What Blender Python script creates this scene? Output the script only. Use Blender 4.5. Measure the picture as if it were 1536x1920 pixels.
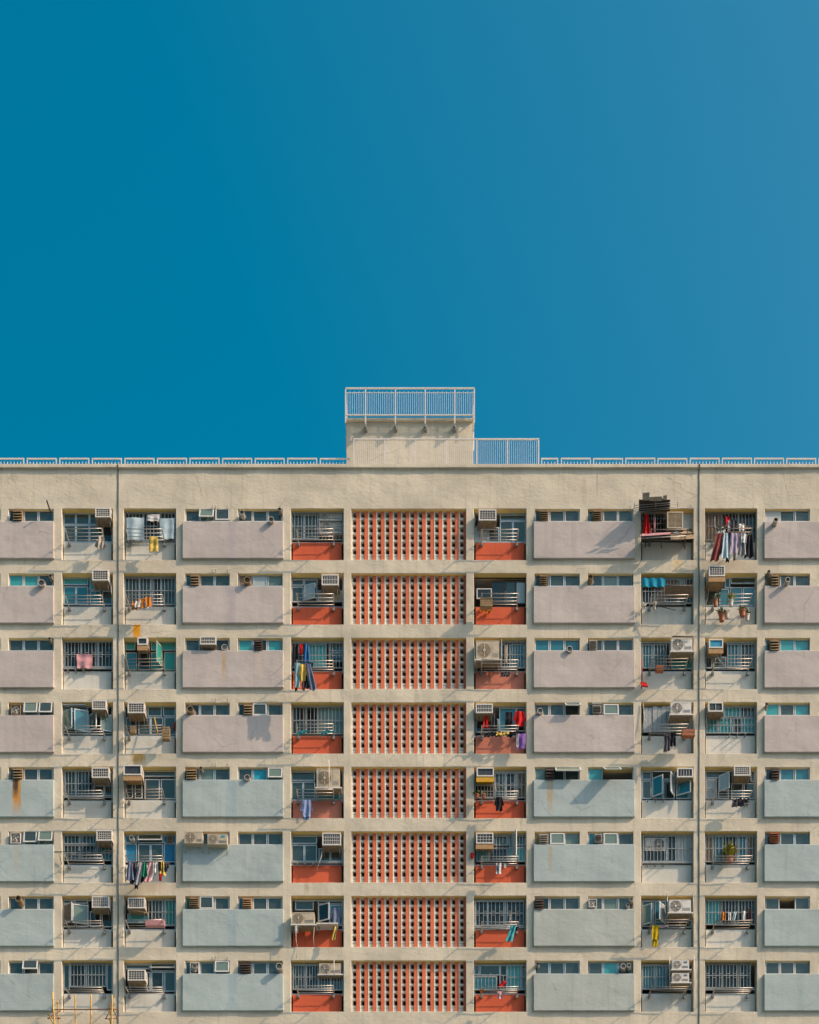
import bpy, bmesh, math, random
from mathutils import Vector, noise, Matrix

random.seed(7)
C = bpy.context.scene
col = C.collection
for o in list(bpy.data.objects):
    bpy.data.objects.remove(o)

# ------------------------------------------------------------------ measures
S = 44.1            # photo pixels per metre on the facade plane (y = 0)
D = 70.0            # camera to facade
CX, HY, ZC = 768.0, 3200.0, 5.0
SUN = Vector((2.75, -1.0, 2.28)).normalized()     # towards the sun

def at(px, py, y=0.0):
    """photo pixel seen at depth y -> point in metres"""
    k = (D + y) / D / S
    return Vector(((px - CX) * k, y, ZC + (HY - py) * k))

# ------------------------------------------------------------------ camera
cd = bpy.data.cameras.new('camera')
cam = bpy.data.objects.new('camera', cd)
col.objects.link(cam)
cam.location = (0, -D, ZC)
cam.rotation_euler = (math.radians(90), 0, 0)
cd.sensor_fit = 'VERTICAL'
cd.sensor_height = 36.0
cd.lens = 36.0 * D / (1920 / S)
cd.shift_y = (HY - 960) / 1920
cd.clip_start = 0.5
cd.clip_end = 6000
C.camera = cam

# ------------------------------------------------------------------ world, sun
w = bpy.data.worlds.new('World')
C.world = w
w.use_nodes = True
nt = w.node_tree
bg = nt.nodes['Background']
sky = nt.nodes.new('ShaderNodeTexSky')
sky.sky_type = 'NISHITA'
sky.sun_disc = False
sky.sun_elevation = math.asin(SUN.z)
sky.sun_rotation = math.atan2(SUN.x, SUN.y)
sky.air_density = 1.0
sky.dust_density = 9.0
sky.ozone_density = 6.0
hs = nt.nodes.new('ShaderNodeHueSaturation')
hs.inputs['Hue'].default_value = 0.46
hs.inputs['Saturation'].default_value = 1.55
hs.inputs['Value'].default_value = 1.0
nt.links.new(sky.outputs[0], hs.inputs['Color'])
nt.links.new(hs.outputs[0], bg.inputs['Color'])
bg.inputs['Strength'].default_value = 0.11

sd = bpy.data.lights.new('sun', 'SUN')
sd.energy = 3.45
sd.angle = math.radians(0.5)
sd.color = (1.0, 0.71, 0.46)
sun = bpy.data.objects.new('sun', sd)
col.objects.link(sun)
sun.rotation_euler = SUN.to_track_quat('Z', 'Y').to_euler()
sun.location = (60, -40, 80)

C.view_settings.view_transform = 'Standard'
C.view_settings.look = 'None'
C.view_settings.exposure = 0.70
C.view_settings.gamma = 1.0
C.cycles.max_bounces = 6
C.cycles.transparent_max_bounces = 12

# ------------------------------------------------------------------ materials
def new_mat(name):
    m = bpy.data.materials.new(name)
    m.use_nodes = True
    t = m.node_tree
    b = t.nodes['Principled BSDF']
    return m, t, b

def nd(t, kind, **kw):
    n = t.nodes.new(kind)
    for k, v in kw.items():
        setattr(n, k, v)
    return n

def math_node(t, op, a, b=None, c=None, clamp=False):
    n = t.nodes.new('ShaderNodeMath')
    n.operation = op
    n.use_clamp = clamp
    for i, v in enumerate((a, b, c)):
        if v is None:
            continue
        if isinstance(v, (int, float)):
            n.inputs[i].default_value = v
        else:
            t.links.new(v, n.inputs[i])
    return n.outputs[0]

def mix_col(t, fac, a, b, mode='MIX'):
    n = t.nodes.new('ShaderNodeMix')
    n.data_type = 'RGBA'
    n.blend_type = mode
    if isinstance(fac, (int, float)):
        n.inputs[0].default_value = fac
    else:
        t.links.new(fac, n.inputs[0])
    for i, v in ((6, a), (7, b)):
        if isinstance(v, (tuple, list)):
            n.inputs[i].default_value = (v[0], v[1], v[2], 1)
        else:
            t.links.new(v, n.inputs[i])
    return n.outputs[2]

def noise_node(t, vec, scale, detail=4.0, rough=0.55, stretch=None):
    src = vec
    if stretch:
        mp = t.nodes.new('ShaderNodeMapping')
        mp.inputs['Scale'].default_value = stretch
        t.links.new(vec, mp.inputs['Vector'])
        src = mp.outputs[0]
    n = t.nodes.new('ShaderNodeTexNoise')
    n.inputs['Scale'].default_value = scale
    n.inputs['Detail'].default_value = detail
    n.inputs['Roughness'].default_value = rough
    t.links.new(src, n.inputs['Vector'])
    return n.outputs['Fac']

def ramp(t, v, lo, hi):
    n = t.nodes.new('ShaderNodeMapRange')
    n.inputs['From Min'].default_value = lo
    n.inputs['From Max'].default_value = hi
    n.clamp = True
    t.links.new(v, n.inputs['Value'])
    return n.outputs[0]

def plaster(name, base, dark=0.80, light=1.08, bump=0.35, stains=(), cracks=0.35, streak=0.5, patch=0.5):
    """painted render: blotches, rain streaks, hair cracks, uneven trowelling, rust runs"""
    base = tuple(x * 0.70 for x in base)
    m, t, b = new_mat(name)
    tc = nd(t, 'ShaderNodeTexCoord')
    vec = tc.outputs['Object']
    d_ = tuple(c * dark for c in base)
    l_ = tuple(min(1, c * light) for c in base)
    big = ramp(t, noise_node(t, vec, 0.55, 5), 0.3, 0.7)
    c = mix_col(t, big, d_, l_)
    # rectangular repainted patches
    if patch:
        br = nd(t, 'ShaderNodeTexBrick')
        br.inputs['Scale'].default_value = 0.42
        br.inputs['Mortar Size'].default_value = 0.0
        br.inputs['Color1'].default_value = (0.86, 0.87, 0.88, 1)
        br.inputs['Color2'].default_value = (1, 1, 1, 1)
        mp = nd(t, 'ShaderNodeMapping')
        mp.inputs['Rotation'].default_value = (math.radians(90), 0, 0)
        t.links.new(vec, mp.inputs['Vector'])
        t.links.new(mp.outputs[0], br.inputs['Vector'])
        pm = ramp(t, noise_node(t, vec, 0.35, 2), 0.48, 0.56)
        c = mix_col(t, math_node(t, 'MULTIPLY', pm, patch), c, mix_col(t, 1.0, c, br.outputs['Color'], 'MULTIPLY'))
    # vertical rain streaks
    st = ramp(t, noise_node(t, vec, 2.2, 5, 0.6, (2.6, 1.0, 0.12)), 0.52, 0.75)
    c = mix_col(t, math_node(t, 'MULTIPLY', st, streak), c, tuple(x * 0.62 for x in (base[0], base[1] * 0.97, base[2] * 0.9)))
    # fine grime
    fg = ramp(t, noise_node(t, vec, 14, 6, 0.7), 0.55, 0.8)
    c = mix_col(t, math_node(t, 'MULTIPLY', fg, 0.35), c, tuple(x * 0.66 for x in base))
    # hair cracks
    vo = nd(t, 'ShaderNodeTexVoronoi', feature='DISTANCE_TO_EDGE')
    vo.inputs['Scale'].default_value = 0.42
    wob = nd(t, 'ShaderNodeTexNoise')
    wob.inputs['Scale'].default_value = 3.0
    wob.inputs['Detail'].default_value = 5
    t.links.new(vec, wob.inputs['Vector'])
    vm = nd(t, 'ShaderNodeMix', data_type='RGBA')
    vm.inputs[0].default_value = 0.16
    t.links.new(vec, vm.inputs[6])
    t.links.new(wob.outputs['Color'], vm.inputs[7])
    t.links.new(vm.outputs[2], vo.inputs['Vector'])
    cr = math_node(t, 'LESS_THAN', vo.outputs['Distance'], 0.0065)
    cm = ramp(t, noise_node(t, vec, 0.8, 3), 0.5, 0.62)
    crk = math_node(t, 'MULTIPLY', math_node(t, 'MULTIPLY', cr, cm), cracks)
    c = mix_col(t, crk, c, tuple(x * 0.4 for x in base))
    # stains with a shape of their own: (x centre, half width, z top, z bottom, colour, strength)
    if stains:
        sx = nd(t, 'ShaderNodeSeparateXYZ')
        t.links.new(vec, sx.inputs[0])
        jit = noise_node(t, vec, 3.0, 4, 0.7, (3.0, 1, 0.35))
        fine = noise_node(t, vec, 8.0, 5, 0.7, (4.0, 1, 0.3))
        for (xc, hw, zt, zb, colr, stren) in stains:
            xo = math_node(t, 'ADD', math_node(t, 'SUBTRACT', sx.outputs['X'], xc), math_node(t, 'MULTIPLY', math_node(t, 'SUBTRACT', jit, 0.5), hw * 1.3))
            ax = math_node(t, 'ABSOLUTE', xo)
            mx = ramp(t, ax, hw * 1.15, hw * 0.55)
            mz = ramp(t, sx.outputs['Z'], zb, zb + (zt - zb) * 0.55)
            mt = ramp(t, sx.outputs['Z'], zt + 0.03, zt)
            f = math_node(t, 'MULTIPLY', math_node(t, 'MULTIPLY', mx, mz), mt)
            f = math_node(t, 'MULTIPLY', f, math_node(t, 'MULTIPLY', ramp(t, fine, 0.25, 0.6), stren))
            c = mix_col(t, f, c, colr)
    t.links.new(c, b.inputs['Base Color'])
    b.inputs['Roughness'].default_value = 0.9
    b.inputs['Specular IOR Level'].default_value = 0.25
    h1 = noise_node(t, vec, 5.0, 5, 0.6, (1, 1, 1.6))
    h2 = noise_node(t, vec, 26.0, 4, 0.6)
    hh = math_node(t, 'ADD', h1, math_node(t, 'MULTIPLY', h2, 0.18))
    bp = nd(t, 'ShaderNodeBump')
    bp.inputs['Strength'].default_value = bump
    bp.inputs['Distance'].default_value = 0.03
    t.links.new(hh, bp.inputs['Height'])
    t.links.new(bp.outputs[0], b.inputs['Normal'])
    return m

def simple(name, base, rough=0.6, metal=0.0, var=0.25, scale=9.0, bump=0.0, rust=0.0, spec=0.4):
    base = tuple(x * 0.76 for x in base)
    m, t, b = new_mat(name)
    tc = nd(t, 'ShaderNodeTexCoord')
    v = tc.outputs['Object']
    n = ramp(t, noise_node(t, v, scale, 5, 0.6), 0.3, 0.72)
    c = mix_col(t, n, tuple(x * (1 - var) for x in base), tuple(min(1, x * (1 + var * 0.4)) for x in base))
    if rust:
        r = ramp(t, noise_node(t, v, scale * 0.7, 6, 0.7), 0.58, 0.7)
        c = mix_col(t, math_node(t, 'MULTIPLY', r, rust), c, (0.20, 0.09, 0.035))
    t.links.new(c, b.inputs['Base Color'])
    b.inputs['Roughness'].default_value = rough
    b.inputs['Metallic'].default_value = metal
    b.inputs['Specular IOR Level'].default_value = spec
    if bump:
        bp = nd(t, 'ShaderNodeBump')
        bp.inputs['Strength'].default_value = bump
        bp.inputs['Distance'].default_value = 0.02
        t.links.new(noise_node(t, v, scale * 2.5, 4), bp.inputs['Height'])
        t.links.new(bp.outputs[0], b.inputs['Normal'])
    return m

def glass(name, tint, refl=0.35, alpha=0.5):
    """window pane: part mirror, part see-through, slightly wavy"""
    m, t, b = new_mat(name)
    t.nodes.remove(b)
    out = t.nodes['Material Output']
    tc = nd(t, 'ShaderNodeTexCoord')
    bp = nd(t, 'ShaderNodeBump')
    bp.inputs['Strength'].default_value = 0.25
    bp.inputs['Distance'].default_value = 0.02
    t.links.new(noise_node(t, tc.outputs['Object'], 2.4, 2), bp.inputs['Height'])
    tr = nd(t, 'ShaderNodeBsdfTransparent')
    tr.inputs[0].default_value = (*[x * 0.9 + 0.08 for x in tint], 1)
    df = nd(t, 'ShaderNodeBsdfDiffuse')
    df.inputs[0].default_value = (*tint, 1)
    gl = nd(t, 'ShaderNodeBsdfGlossy')
    gl.inputs['Roughness'].default_value = 0.04
    gl.inputs['Color'].default_value = (0.9, 0.98, 0.85, 1)
    t.links.new(bp.outputs[0], gl.inputs['Normal'])
    m1 = nd(t, 'ShaderNodeMixShader')
    m1.inputs[0].default_value = alpha
    t.links.new(tr.outputs[0], m1.inputs[1])
    t.links.new(df.outputs[0], m1.inputs[2])
    lw = nd(t, 'ShaderNodeLayerWeight')
    lw.inputs[0].default_value = 0.5
    sch = math_node(t, 'MULTIPLY', math_node(t, 'POWER', lw.outputs['Facing'], 5.0), 0.9)
    f = math_node(t, 'ADD', sch, 0.035 + refl * 0.16, clamp=True)
    m2 = nd(t, 'ShaderNodeMixShader')
    t.links.new(f, m2.inputs[0])
    t.links.new(m1.outputs[0], m2.inputs[1])
    t.links.new(gl.outputs[0], m2.inputs[2])
    t.links.new(m2.outputs[0], out.inputs['Surface'])
    return m

BEIGE = (0.79, 0.725, 0.57)
def wx(px): return at(px, 0).x
def wz(py): return at(0, py).z
RUST = (0.36, 0.17, 0.03)
M = {}
M['wall'] = plaster('beige_plaster', BEIGE, bump=0.5, stains=[
    (wx(257), 0.17, wz(1168), wz(1204), (0.62, 0.27, 0.01), 2.2),
    (wx(259), 0.30, wz(1408), wz(1440), (0.40, 0.25, 0.06), 1.4),
    (wx(575), 0.12, wz(1655), wz(1684), (0.30, 0.25, 0.18), 0.6),
    (wx(1270), 0.22, wz(1048), wz(1075), (0.55, 0.40, 0.14), 0.7),
    (wx(1095), 0.10, wz(900), wz(950), (0.38, 0.31, 0.22), 0.6),
    (wx(1120), 0.04, wz(888), wz(945), (0.30, 0.25, 0.18), 0.7),
    (wx(170), 0.10, wz(1172), wz(1196), (0.30, 0.26, 0.19), 0.6), (wx(640), 0.05, wz(1170), wz(1320), (0.32, 0.27, 0.2), 0.5), (wx(905), 0.12, wz(1656), wz(1684), (0.28, 0.25, 0.2), 0.6), (wx(455), 0.03, wz(885), wz(945), (0.33, 0.28, 0.2), 0.6), (wx(1350), 0.14, wz(1412), wz(1436), (0.33, 0.28, 0.2), 0.5)])
OLD = lambda x, hw, rows, c, k: [(wx(x), hw, wz(981 + 121 * i), wz(1050 + 121 * i) - 1.6, c, k) for i in rows]     # old repainted strips
M['lilac'] = plaster('lilac_paint', (0.61, 0.555, 0.52), dark=0.9, bump=0.35, streak=0.28, stains=[
    (wx(420), 0.09, wz(1228), wz(1290), (0.42, 0.27, 0.11), 0.8),
    (wx(484), 0.16, wz(1228), wz(1290), (0.52, 0.43, 0.33), 0.5)] + OLD(434, .20, (0, 1), (0.33, 0.30, 0.33), .7) + OLD(30, .12, (1, 3), (0.36, 0.33, 0.32), .5) + OLD(1076, .10, (0, 3), (0.36, 0.32, 0.30), .5))
M['blue'] = plaster('pale_blue_paint', (0.485, 0.585, 0.58), dark=0.9, bump=0.35, streak=0.3, stains=[
    (wx(32.5), 0.19, wz(1463), wz(1534), (0.46, 0.23, 0.05), 1.6),
    (wx(30), 0.13, wz(1463), wz(1500), (0.07, 0.04, 0.025), 1.6),
    (wx(1031), 0.15, wz(1468), wz(1534), (0.36, 0.29, 0.19), 1.1),
    (wx(1032), 0.09, wz(1590), wz(1652), (0.36, 0.27, 0.15), 0.7),
    (wx(33), 0.14, wz(1590), wz(1650), (0.38, 0.34, 0.24), 0.5),
    (wx(460), 0.07, wz(1590), wz(1655), (0.30, 0.31, 0.27), 0.5)] + OLD(436, .22, (4, 6, 7), (0.24, 0.33, 0.37), .7) + OLD(1500, .12, (5, 7), (0.28, 0.34, 0.34), .5))
M['lower_blue'] = plaster('greyish_blue_paint', (0.515, 0.57, 0.53), dark=0.9, bump=0.4, streak=0.32)
M['sill'] = plaster('white_sill_paint', (0.76, 0.765, 0.69), dark=0.88, bump=0.2, streak=0.4, cracks=0.2, patch=0.2)
M['orange'] = plaster('orange_paint', (0.76, 0.15, 0.07), dark=0.85, bump=0.2, streak=0.3, cracks=0.1, patch=0.0)
M['washed_orange'] = plaster('washed_orange_paint', (0.7, 0.26, 0.18), dark=0.85, bump=0.2, streak=0.45, cracks=0.1, patch=0.0)
M['screen_orange'] = plaster('screen_orange_paint', (0.89, 0.215, 0.1), dark=0.82, bump=0.15, streak=0.3, cracks=0.0, patch=0.0)
M['screen_white'] = plaster('screen_white_paint', (0.95, 0.93, 0.8), dark=0.8, bump=0.15, streak=0.45, cracks=0.0, patch=0.0)
M['room'] = simple('room_paint', (0.62, 0.57, 0.5), 0.9, var=0.2, scale=0.6)
M['soffit'] = plaster('soffit_bounce_tint', (1.15, 0.82, 0.3), dark=0.8, bump=0.2, streak=0.3, cracks=0.2, patch=0.0)  # bright ochre carries the warm bounced light on the soffits in its colour
M['rail'] = simple('white_railing_paint', (0.74, 0.72, 0.68), 0.5, var=0.12)
M['alu'] = simple('aluminium_frame', (0.54, 0.64, 0.68), 0.45, 0.15, var=0.2)
M['alu_white'] = simple('white_frame', (0.68, 0.70, 0.68), 0.5, 0.0, var=0.15)
M['alu_green'] = simple('greenish_frame', (0.40, 0.42, 0.36), 0.5, 0.0, var=0.2)
M['bars'] = simple('pale_bars', (0.38, 0.41, 0.40), 0.5, 0.2, var=0.3, rust=0.2)
M['bars_dark'] = simple('rusty_bars', (0.26, 0.23, 0.20), 0.6, 0.2, var=0.3, rust=0.5)
M['steel'] = simple('stainless_tube', (0.56, 0.53, 0.48), 0.4, 0.45, var=0.25)
M['steel_old'] = simple('dull_tube', (0.40, 0.35, 0.29), 0.5, 0.35, var=0.3, rust=0.35)
M['bracket'] = simple('bracket_metal', (0.33, 0.34, 0.33), 0.5, 0.3, var=0.3)
M['joint'] = simple('dark_joint_and_slot_shade', (0.07, 0.065, 0.06), 0.7, var=0.3)
M['ac_white'] = simple('white_casing', (0.78, 0.76, 0.7), 0.5, var=0.16, rust=0.05)
M['ac_cream'] = simple('cream_casing', (0.60, 0.52, 0.38), 0.5, var=0.22, rust=0.12)
M['ac_grill'] = simple('dark_fins', (0.055, 0.075, 0.085), 0.5, 0.2, var=0.4)
M['ac_fins'] = simple('tan_fins', (0.34, 0.24, 0.11), 0.6, var=0.3)
M['ac_blue'] = simple('blue_front', (0.03, 0.33, 0.52), 0.5, var=0.2)
M['tray'] = simple('weathered_tray', (0.33, 0.25, 0.15), 0.8, var=0.4, rust=0.3)
M['tray_yellow'] = simple('yellow_tray', (0.72, 0.40, 0.02), 0.6, var=0.2)
M['cardboard'] = simple('cardboard', (0.50, 0.31, 0.15), 0.9, var=0.25)
M['fan_dark'] = simple('fan_dark', (0.10, 0.09, 0.08), 0.6, var=0.3)
M['fan_wire'] = simple('fan_wire', (0.45, 0.42, 0.36), 0.5, 0.2, var=0.2)
M['pipe'] = simple('vent_pipe', (0.58, 0.53, 0.45), 0.5, 0.25, var=0.3, rust=0.2)
M['pipe_in'] = simple('near_black_pipe_inside', (0.02, 0.018, 0.016), 0.9, var=0.2)  # near-black colour for the inside of the pipes
M['wood'] = simple('weathered_wood', (0.36, 0.25, 0.13), 0.8, var=0.4, scale=6)
M['darkwood'] = simple('dark_wood', (0.085, 0.06, 0.05), 0.8, var=0.5)
M['bamboo'] = simple('bamboo', (0.66, 0.40, 0.07), 0.5, var=0.3, scale=5)
M['bamboo_dark'] = simple('dark_bamboo', (0.28, 0.14, 0.05), 0.6, var=0.4)
M['terracotta'] = simple('terracotta', (0.42, 0.15, 0.07), 0.8, var=0.3)
M['pot'] = simple('pale_pot', (0.62, 0.58, 0.50), 0.7, var=0.3)
M['leaf'] = simple('green_leaf', (0.09, 0.16, 0.03), 0.5, var=0.5)
M['leaf_yellow'] = simple('yellow_green_leaf', (0.34, 0.32, 0.02), 0.5, var=0.5)
M['lead'] = simple('hose', (0.62, 0.55, 0.45), 0.6, var=0.2)
M['boards'] = simple('grey_boards', (0.42, 0.46, 0.47), 0.8, var=0.35)
# panes
M['d'] = glass('clear_glass', (0.085, 0.115, 0.11), 0.35, 0.45)
M['D'] = glass('black_glass', (0.03, 0.035, 0.04), 0.2, 0.6)
M['v'] = glass('green_grey_glass', (0.17, 0.24, 0.20), 0.35, 0.7)
M['b'] = glass('blue_film_glass', (0.03, 0.17, 0.22), 0.35, 0.85)
M['B'] = simple('blue_board', (0.015, 0.22, 0.42), 0.6, var=0.2)
M['K'] = simple('bright_blue_sheet', (0.03, 0.42, 0.56), 0.4, var=0.3)
M['t'] = glass('teal_film_glass', (0.05, 0.32, 0.33), 0.35, 0.9)
M['g'] = glass('green_film_glass', (0.02, 0.24, 0.19), 0.3, 0.9)
M['G'] = simple('green_board', (0.01, 0.24, 0.13), 0.6, var=0.2)
M['f'] = glass('frosted_glass', (0.34, 0.40, 0.41), 0.2, 0.93)
M['w'] = simple('white_board', (0.56, 0.60, 0.59), 0.6, var=0.15)
M['n'] = simple('brown_board', (0.27, 0.19, 0.13), 0.8, var=0.3)
M['y'] = simple('yellow_board', (0.42, 0.28, 0.07), 0.8, var=0.3)
M['T'] = simple('teal_board', (0.03, 0.34, 0.30), 0.5, var=0.2)
M['e'] = simple('beige_board', (0.50, 0.42, 0.31), 0.8, var=0.2)

CLOTH = {
 'white': (0.72, 0.71, 0.68), 'grey': (0.36, 0.36, 0.38), 'pale_blue': (0.50, 0.64, 0.70), 'yellow': (0.72, 0.52, 0.12),
 'mustard': (0.55, 0.38, 0.01), 'red': (0.62, 0.02, 0.02), 'black': (0.022, 0.022, 0.028), 'charcoal': (0.07, 0.07, 0.08),
 'navy': (0.03, 0.045, 0.10), 'blue': (0.03, 0.16, 0.42), 'lavender': (0.45, 0.38, 0.50), 'purple': (0.24, 0.13, 0.42),
 'green': (0.02, 0.26, 0.15), 'orange': (0.70, 0.24, 0.04), 'pink': (0.68, 0.36, 0.38), 'maroon': (0.24, 0.06, 0.05),
 'beige': (0.52, 0.45, 0.35), 'sky_blue': (0.27, 0.36, 0.60), 'teal': (0.06, 0.36, 0.42), 'aqua': (0.25, 0.44, 0.47),
 'brown': (0.25, 0.16, 0.10), 'slate': (0.16, 0.20, 0.30), 'tarp_blue': (0.02, 0.30, 0.46)}
for k, v in CLOTH.items():
    M['c_' + k] = simple(k + '_cloth', v, 0.9, var=0.22, scale=12, bump=0.3, spec=0.15)

# ------------------------------------------------------------------ mesh helper
class MB:
    def __init__(self):
        self.v, self.f, self.mi, self.sm, self.mats = [], [], [], [], []
    def slot(self, m):
        if m not in self.mats:
            self.mats.append(m)
        return self.mats.index(m)
    def face(self, pts, m, smooth=False):
        i = len(self.v)
        self.v.extend([tuple(p) for p in pts])
        self.f.append(tuple(range(i, i + len(pts))))
        self.mi.append(self.slot(m)); self.sm.append(smooth)
    def box(self, x0, x1, y0, y1, z0, z1, m):
        if x0 > x1: x0, x1 = x1, x0
        if y0 > y1: y0, y1 = y1, y0
        if z0 > z1: z0, z1 = z1, z0
        i = len(self.v)
        self.v += [(x0,y0,z0),(x1,y0,z0),(x1,y1,z0),(x0,y1,z0),(x0,y0,z1),(x1,y0,z1),(x1,y1,z1),(x0,y1,z1)]
        self._hex(i, m)
    def _hex(self, i, m):
        s = self.slot(m)
        for q in ((0,3,2,1),(4,5,6,7),(0,1,5,4),(1,2,6,5),(2,3,7,6),(3,0,4,7)):
            self.f.append(tuple(i + k for k in q)); self.mi.append(s); self.sm.append(False)
    def slab(self, quad, nrm, th, m):
        """a flat plate: quad (4 points) extruded along nrm by th"""
        n = Vector(nrm).normalized() * th
        i = len(self.v)
        q = [Vector(p) for p in quad]
        self.v += [tuple(p) for p in q] + [tuple(p + n) for p in q]
        self._hex(i, m)
    def tube(self, pts, r, m, n=6, cap=True, r2=None):
        pts = [Vector(p) for p in pts]
        rings = []
        up = Vector((0.31, 0.17, 0.93)).normalized()
        for k, p in enumerate(pts):
            a = pts[max(k - 1, 0)]; b = pts[min(k + 1, len(pts) - 1)]
            d = (b - a)
            d = d.normalized() if d.length > 1e-9 else Vector((0, 0, 1))
            u = d.cross(up)
            if u.length < 1e-3: u = d.cross(Vector((1, 0, 0)))
            u.normalize(); v = d.cross(u).normalized()
            rr = r if r2 is None else r + (r2 - r) * k / max(1, len(pts) - 1)
            base = len(self.v)
            for j in range(n):
                an = 2 * math.pi * (j + 0.5) / n
                self.v.append(tuple(p + u * (rr * math.cos(an)) + v * (rr * math.sin(an))))
            rings.append(base)
        s = self.slot(m)
        for a, b in zip(rings, rings[1:]):
            for j in range(n):
                j2 = (j + 1) % n
                self.f.append((a + j, a + j2, b + j2, b + j)); self.mi.append(s); self.sm.append(n > 4)
        if cap:
            self.f.append(tuple(rings[0] + j for j in reversed(range(n)))); self.mi.append(s); self.sm.append(False)
            self.f.append(tuple(rings[-1] + j for j in range(n))); self.mi.append(s); self.sm.append(False)
    def disc(self, c, r, m, n=20, nrm=(0, -1, 0)):
        c = Vector(c)
        self.face([(c.x + r * math.cos(2*math.pi*k/n), c.y, c.z + r * math.sin(2*math.pi*k/n)) for k in range(n)], m)
    def ring(self, c, r0, r1, m, n=20, y2=None):
        c = Vector(c)
        for k in range(n):
            a, b = 2*math.pi*k/n, 2*math.pi*(k+1)/n
            self.face([(c.x+r0*math.cos(a), c.y, c.z+r0*math.sin(a)), (c.x+r1*math.cos(a), c.y, c.z+r1*math.sin(a)),
                       (c.x+r1*math.cos(b), c.y, c.z+r1*math.sin(b)), (c.x+r0*math.cos(b), c.y, c.z+r0*math.sin(b))], m)
    def grid(self, P, m, smooth=True, flip=False):
        """P[i][j] points -> shared smooth grid"""
        base = len(self.v); nj = len(P[0])
        for row in P:
            self.v.extend([tuple(p) for p in row])
        s = self.slot(m)
        for i in range(len(P) - 1):
            for j in range(nj - 1):
                a = base + i * nj + j
                q = (a, a + 1, a + nj + 1, a + nj)
                self.f.append(q[::-1] if flip else q); self.mi.append(s); self.sm.append(smooth)
    def build(self, name, parent=None, loc=None, rel=None):
        me = bpy.data.meshes.new(name)
        vs = self.v
        if rel is not None:
            vs = [(x - rel[0], y - rel[1], z - rel[2]) for x, y, z in vs]
        me.from_pydata(vs, [], self.f)
        for m in self.mats:
            me.materials.append(M[m] if isinstance(m, str) else m)
        me.polygons.foreach_set('material_index', self.mi)
        me.polygons.foreach_set('use_smooth', self.sm)
        me.update()
        o = bpy.data.objects.new(name, me)
        col.objects.link(o)
        if loc is not None: o.location = loc
        if parent is not None: o.parent = parent
        return o

LABELS = {}
def tag(o, label, cat, group=None):
    n = len(label.replace(',', ' ').split())
    if not 4 <= n <= 16: print('LABEL LENGTH', n, label)
    LABELS[label] = LABELS.get(label, 0) + 1
    if LABELS[label] > 1: print('LABEL REPEATED', label)
    o['label'] = label; o['category'] = cat
    if group: o['group'] = group
    return o
def empty(name, loc, label, cat, group=None):
    o = bpy.data.objects.new(name, None)
    o.empty_display_size = 0.2
    col.objects.link(o); o.location = loc
    return tag(o, label, cat, group)
def copy_thing(root, loc, label):
    r = root.copy(); col.objects.link(r); r.location = loc
    r['label'] = label
    LABELS[label] = LABELS.get(label, 0) + 1
    if LABELS[label] > 1: print('LABEL REPEATED', label)
    for ch in root.children:
        c = ch.copy(); col.objects.link(c); c.parent = r
    return r

# ------------------------------------------------------------------ the layout of the facade, in photo pixels
ROWS = 9
def T(i): return 953.0 + 121.0 * i          # lintel of row i
BAY = {'A': (115.5, 212.3), 'B': (231.5, 330.6), 'C': (545, 645), 'D': (888, 987.6), 'E': (1201.4, 1301), 'F': (1321, 1420)}
STRIP = {'L0': (-84, 1.2), 'L': (15.5, 101), 'M1': (346.5, 431), 'M2': (445.5, 530.3), 'N1': (1001.6, 1087.4), 'N2': (1101.5, 1188), 'R': (1433.5, 1519), 'R2': (1534.5, 1619)}
SCREEN = (658, 874.6)
PANEL = {'L': (-86, 101), 'M': (343.5, 531), 'N': (1001, 1189.3), 'R': (1433, 1621)}
BX = [0, 380, 770, 1146]
BY = [850, 1170, 1420, 1660]
ZK = 1536 / 390.0
DW = 0.26       # bay window plane
DS = 0.10       # strip window plane

# ------------------------------------------------------------------ ground
g = MB()
g.face([(-3000, -3000, 0), (3000, -3000, 0), (3000, 3000, 0), (-3000, 3000, 0)], simple('ground_concrete', (0.21, 0.26, 0.26), 0.9, var=0.3, scale=0.2))
go = g.build('ground'); go['kind'] = 'structure'

# ------------------------------------------------------------------ the building
bld = bpy.data.objects.new('apartment_building', None)
col.objects.link(bld)
bld.location = (0, 0, 0)
tag(bld, 'beige slab block of flats with lilac and pale blue panels and orange screens', 'building')

def relief(x, z, amp=1.0):
    p = Vector((x * 1.3, 3.1, z * 1.9))
    q = Vector((x * 4.6, 9.7, z * 5.6))
    mid = 1.0 + 1.1 * math.exp(-((x / 3.0) ** 2))
    return -amp * (0.0135 * noise.noise(p) + 0.0055 * mid * noise.noise(q))

def lines(edges, step):
    e = sorted(set(edges)); out = []
    for a, b in zip(e, e[1:]):
        n = max(1, int(math.ceil((b - a) / step - 1e-6)))
        out += [a + (b - a) * k / n for k in range(n)]
    out.append(e[-1]); return out

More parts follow.
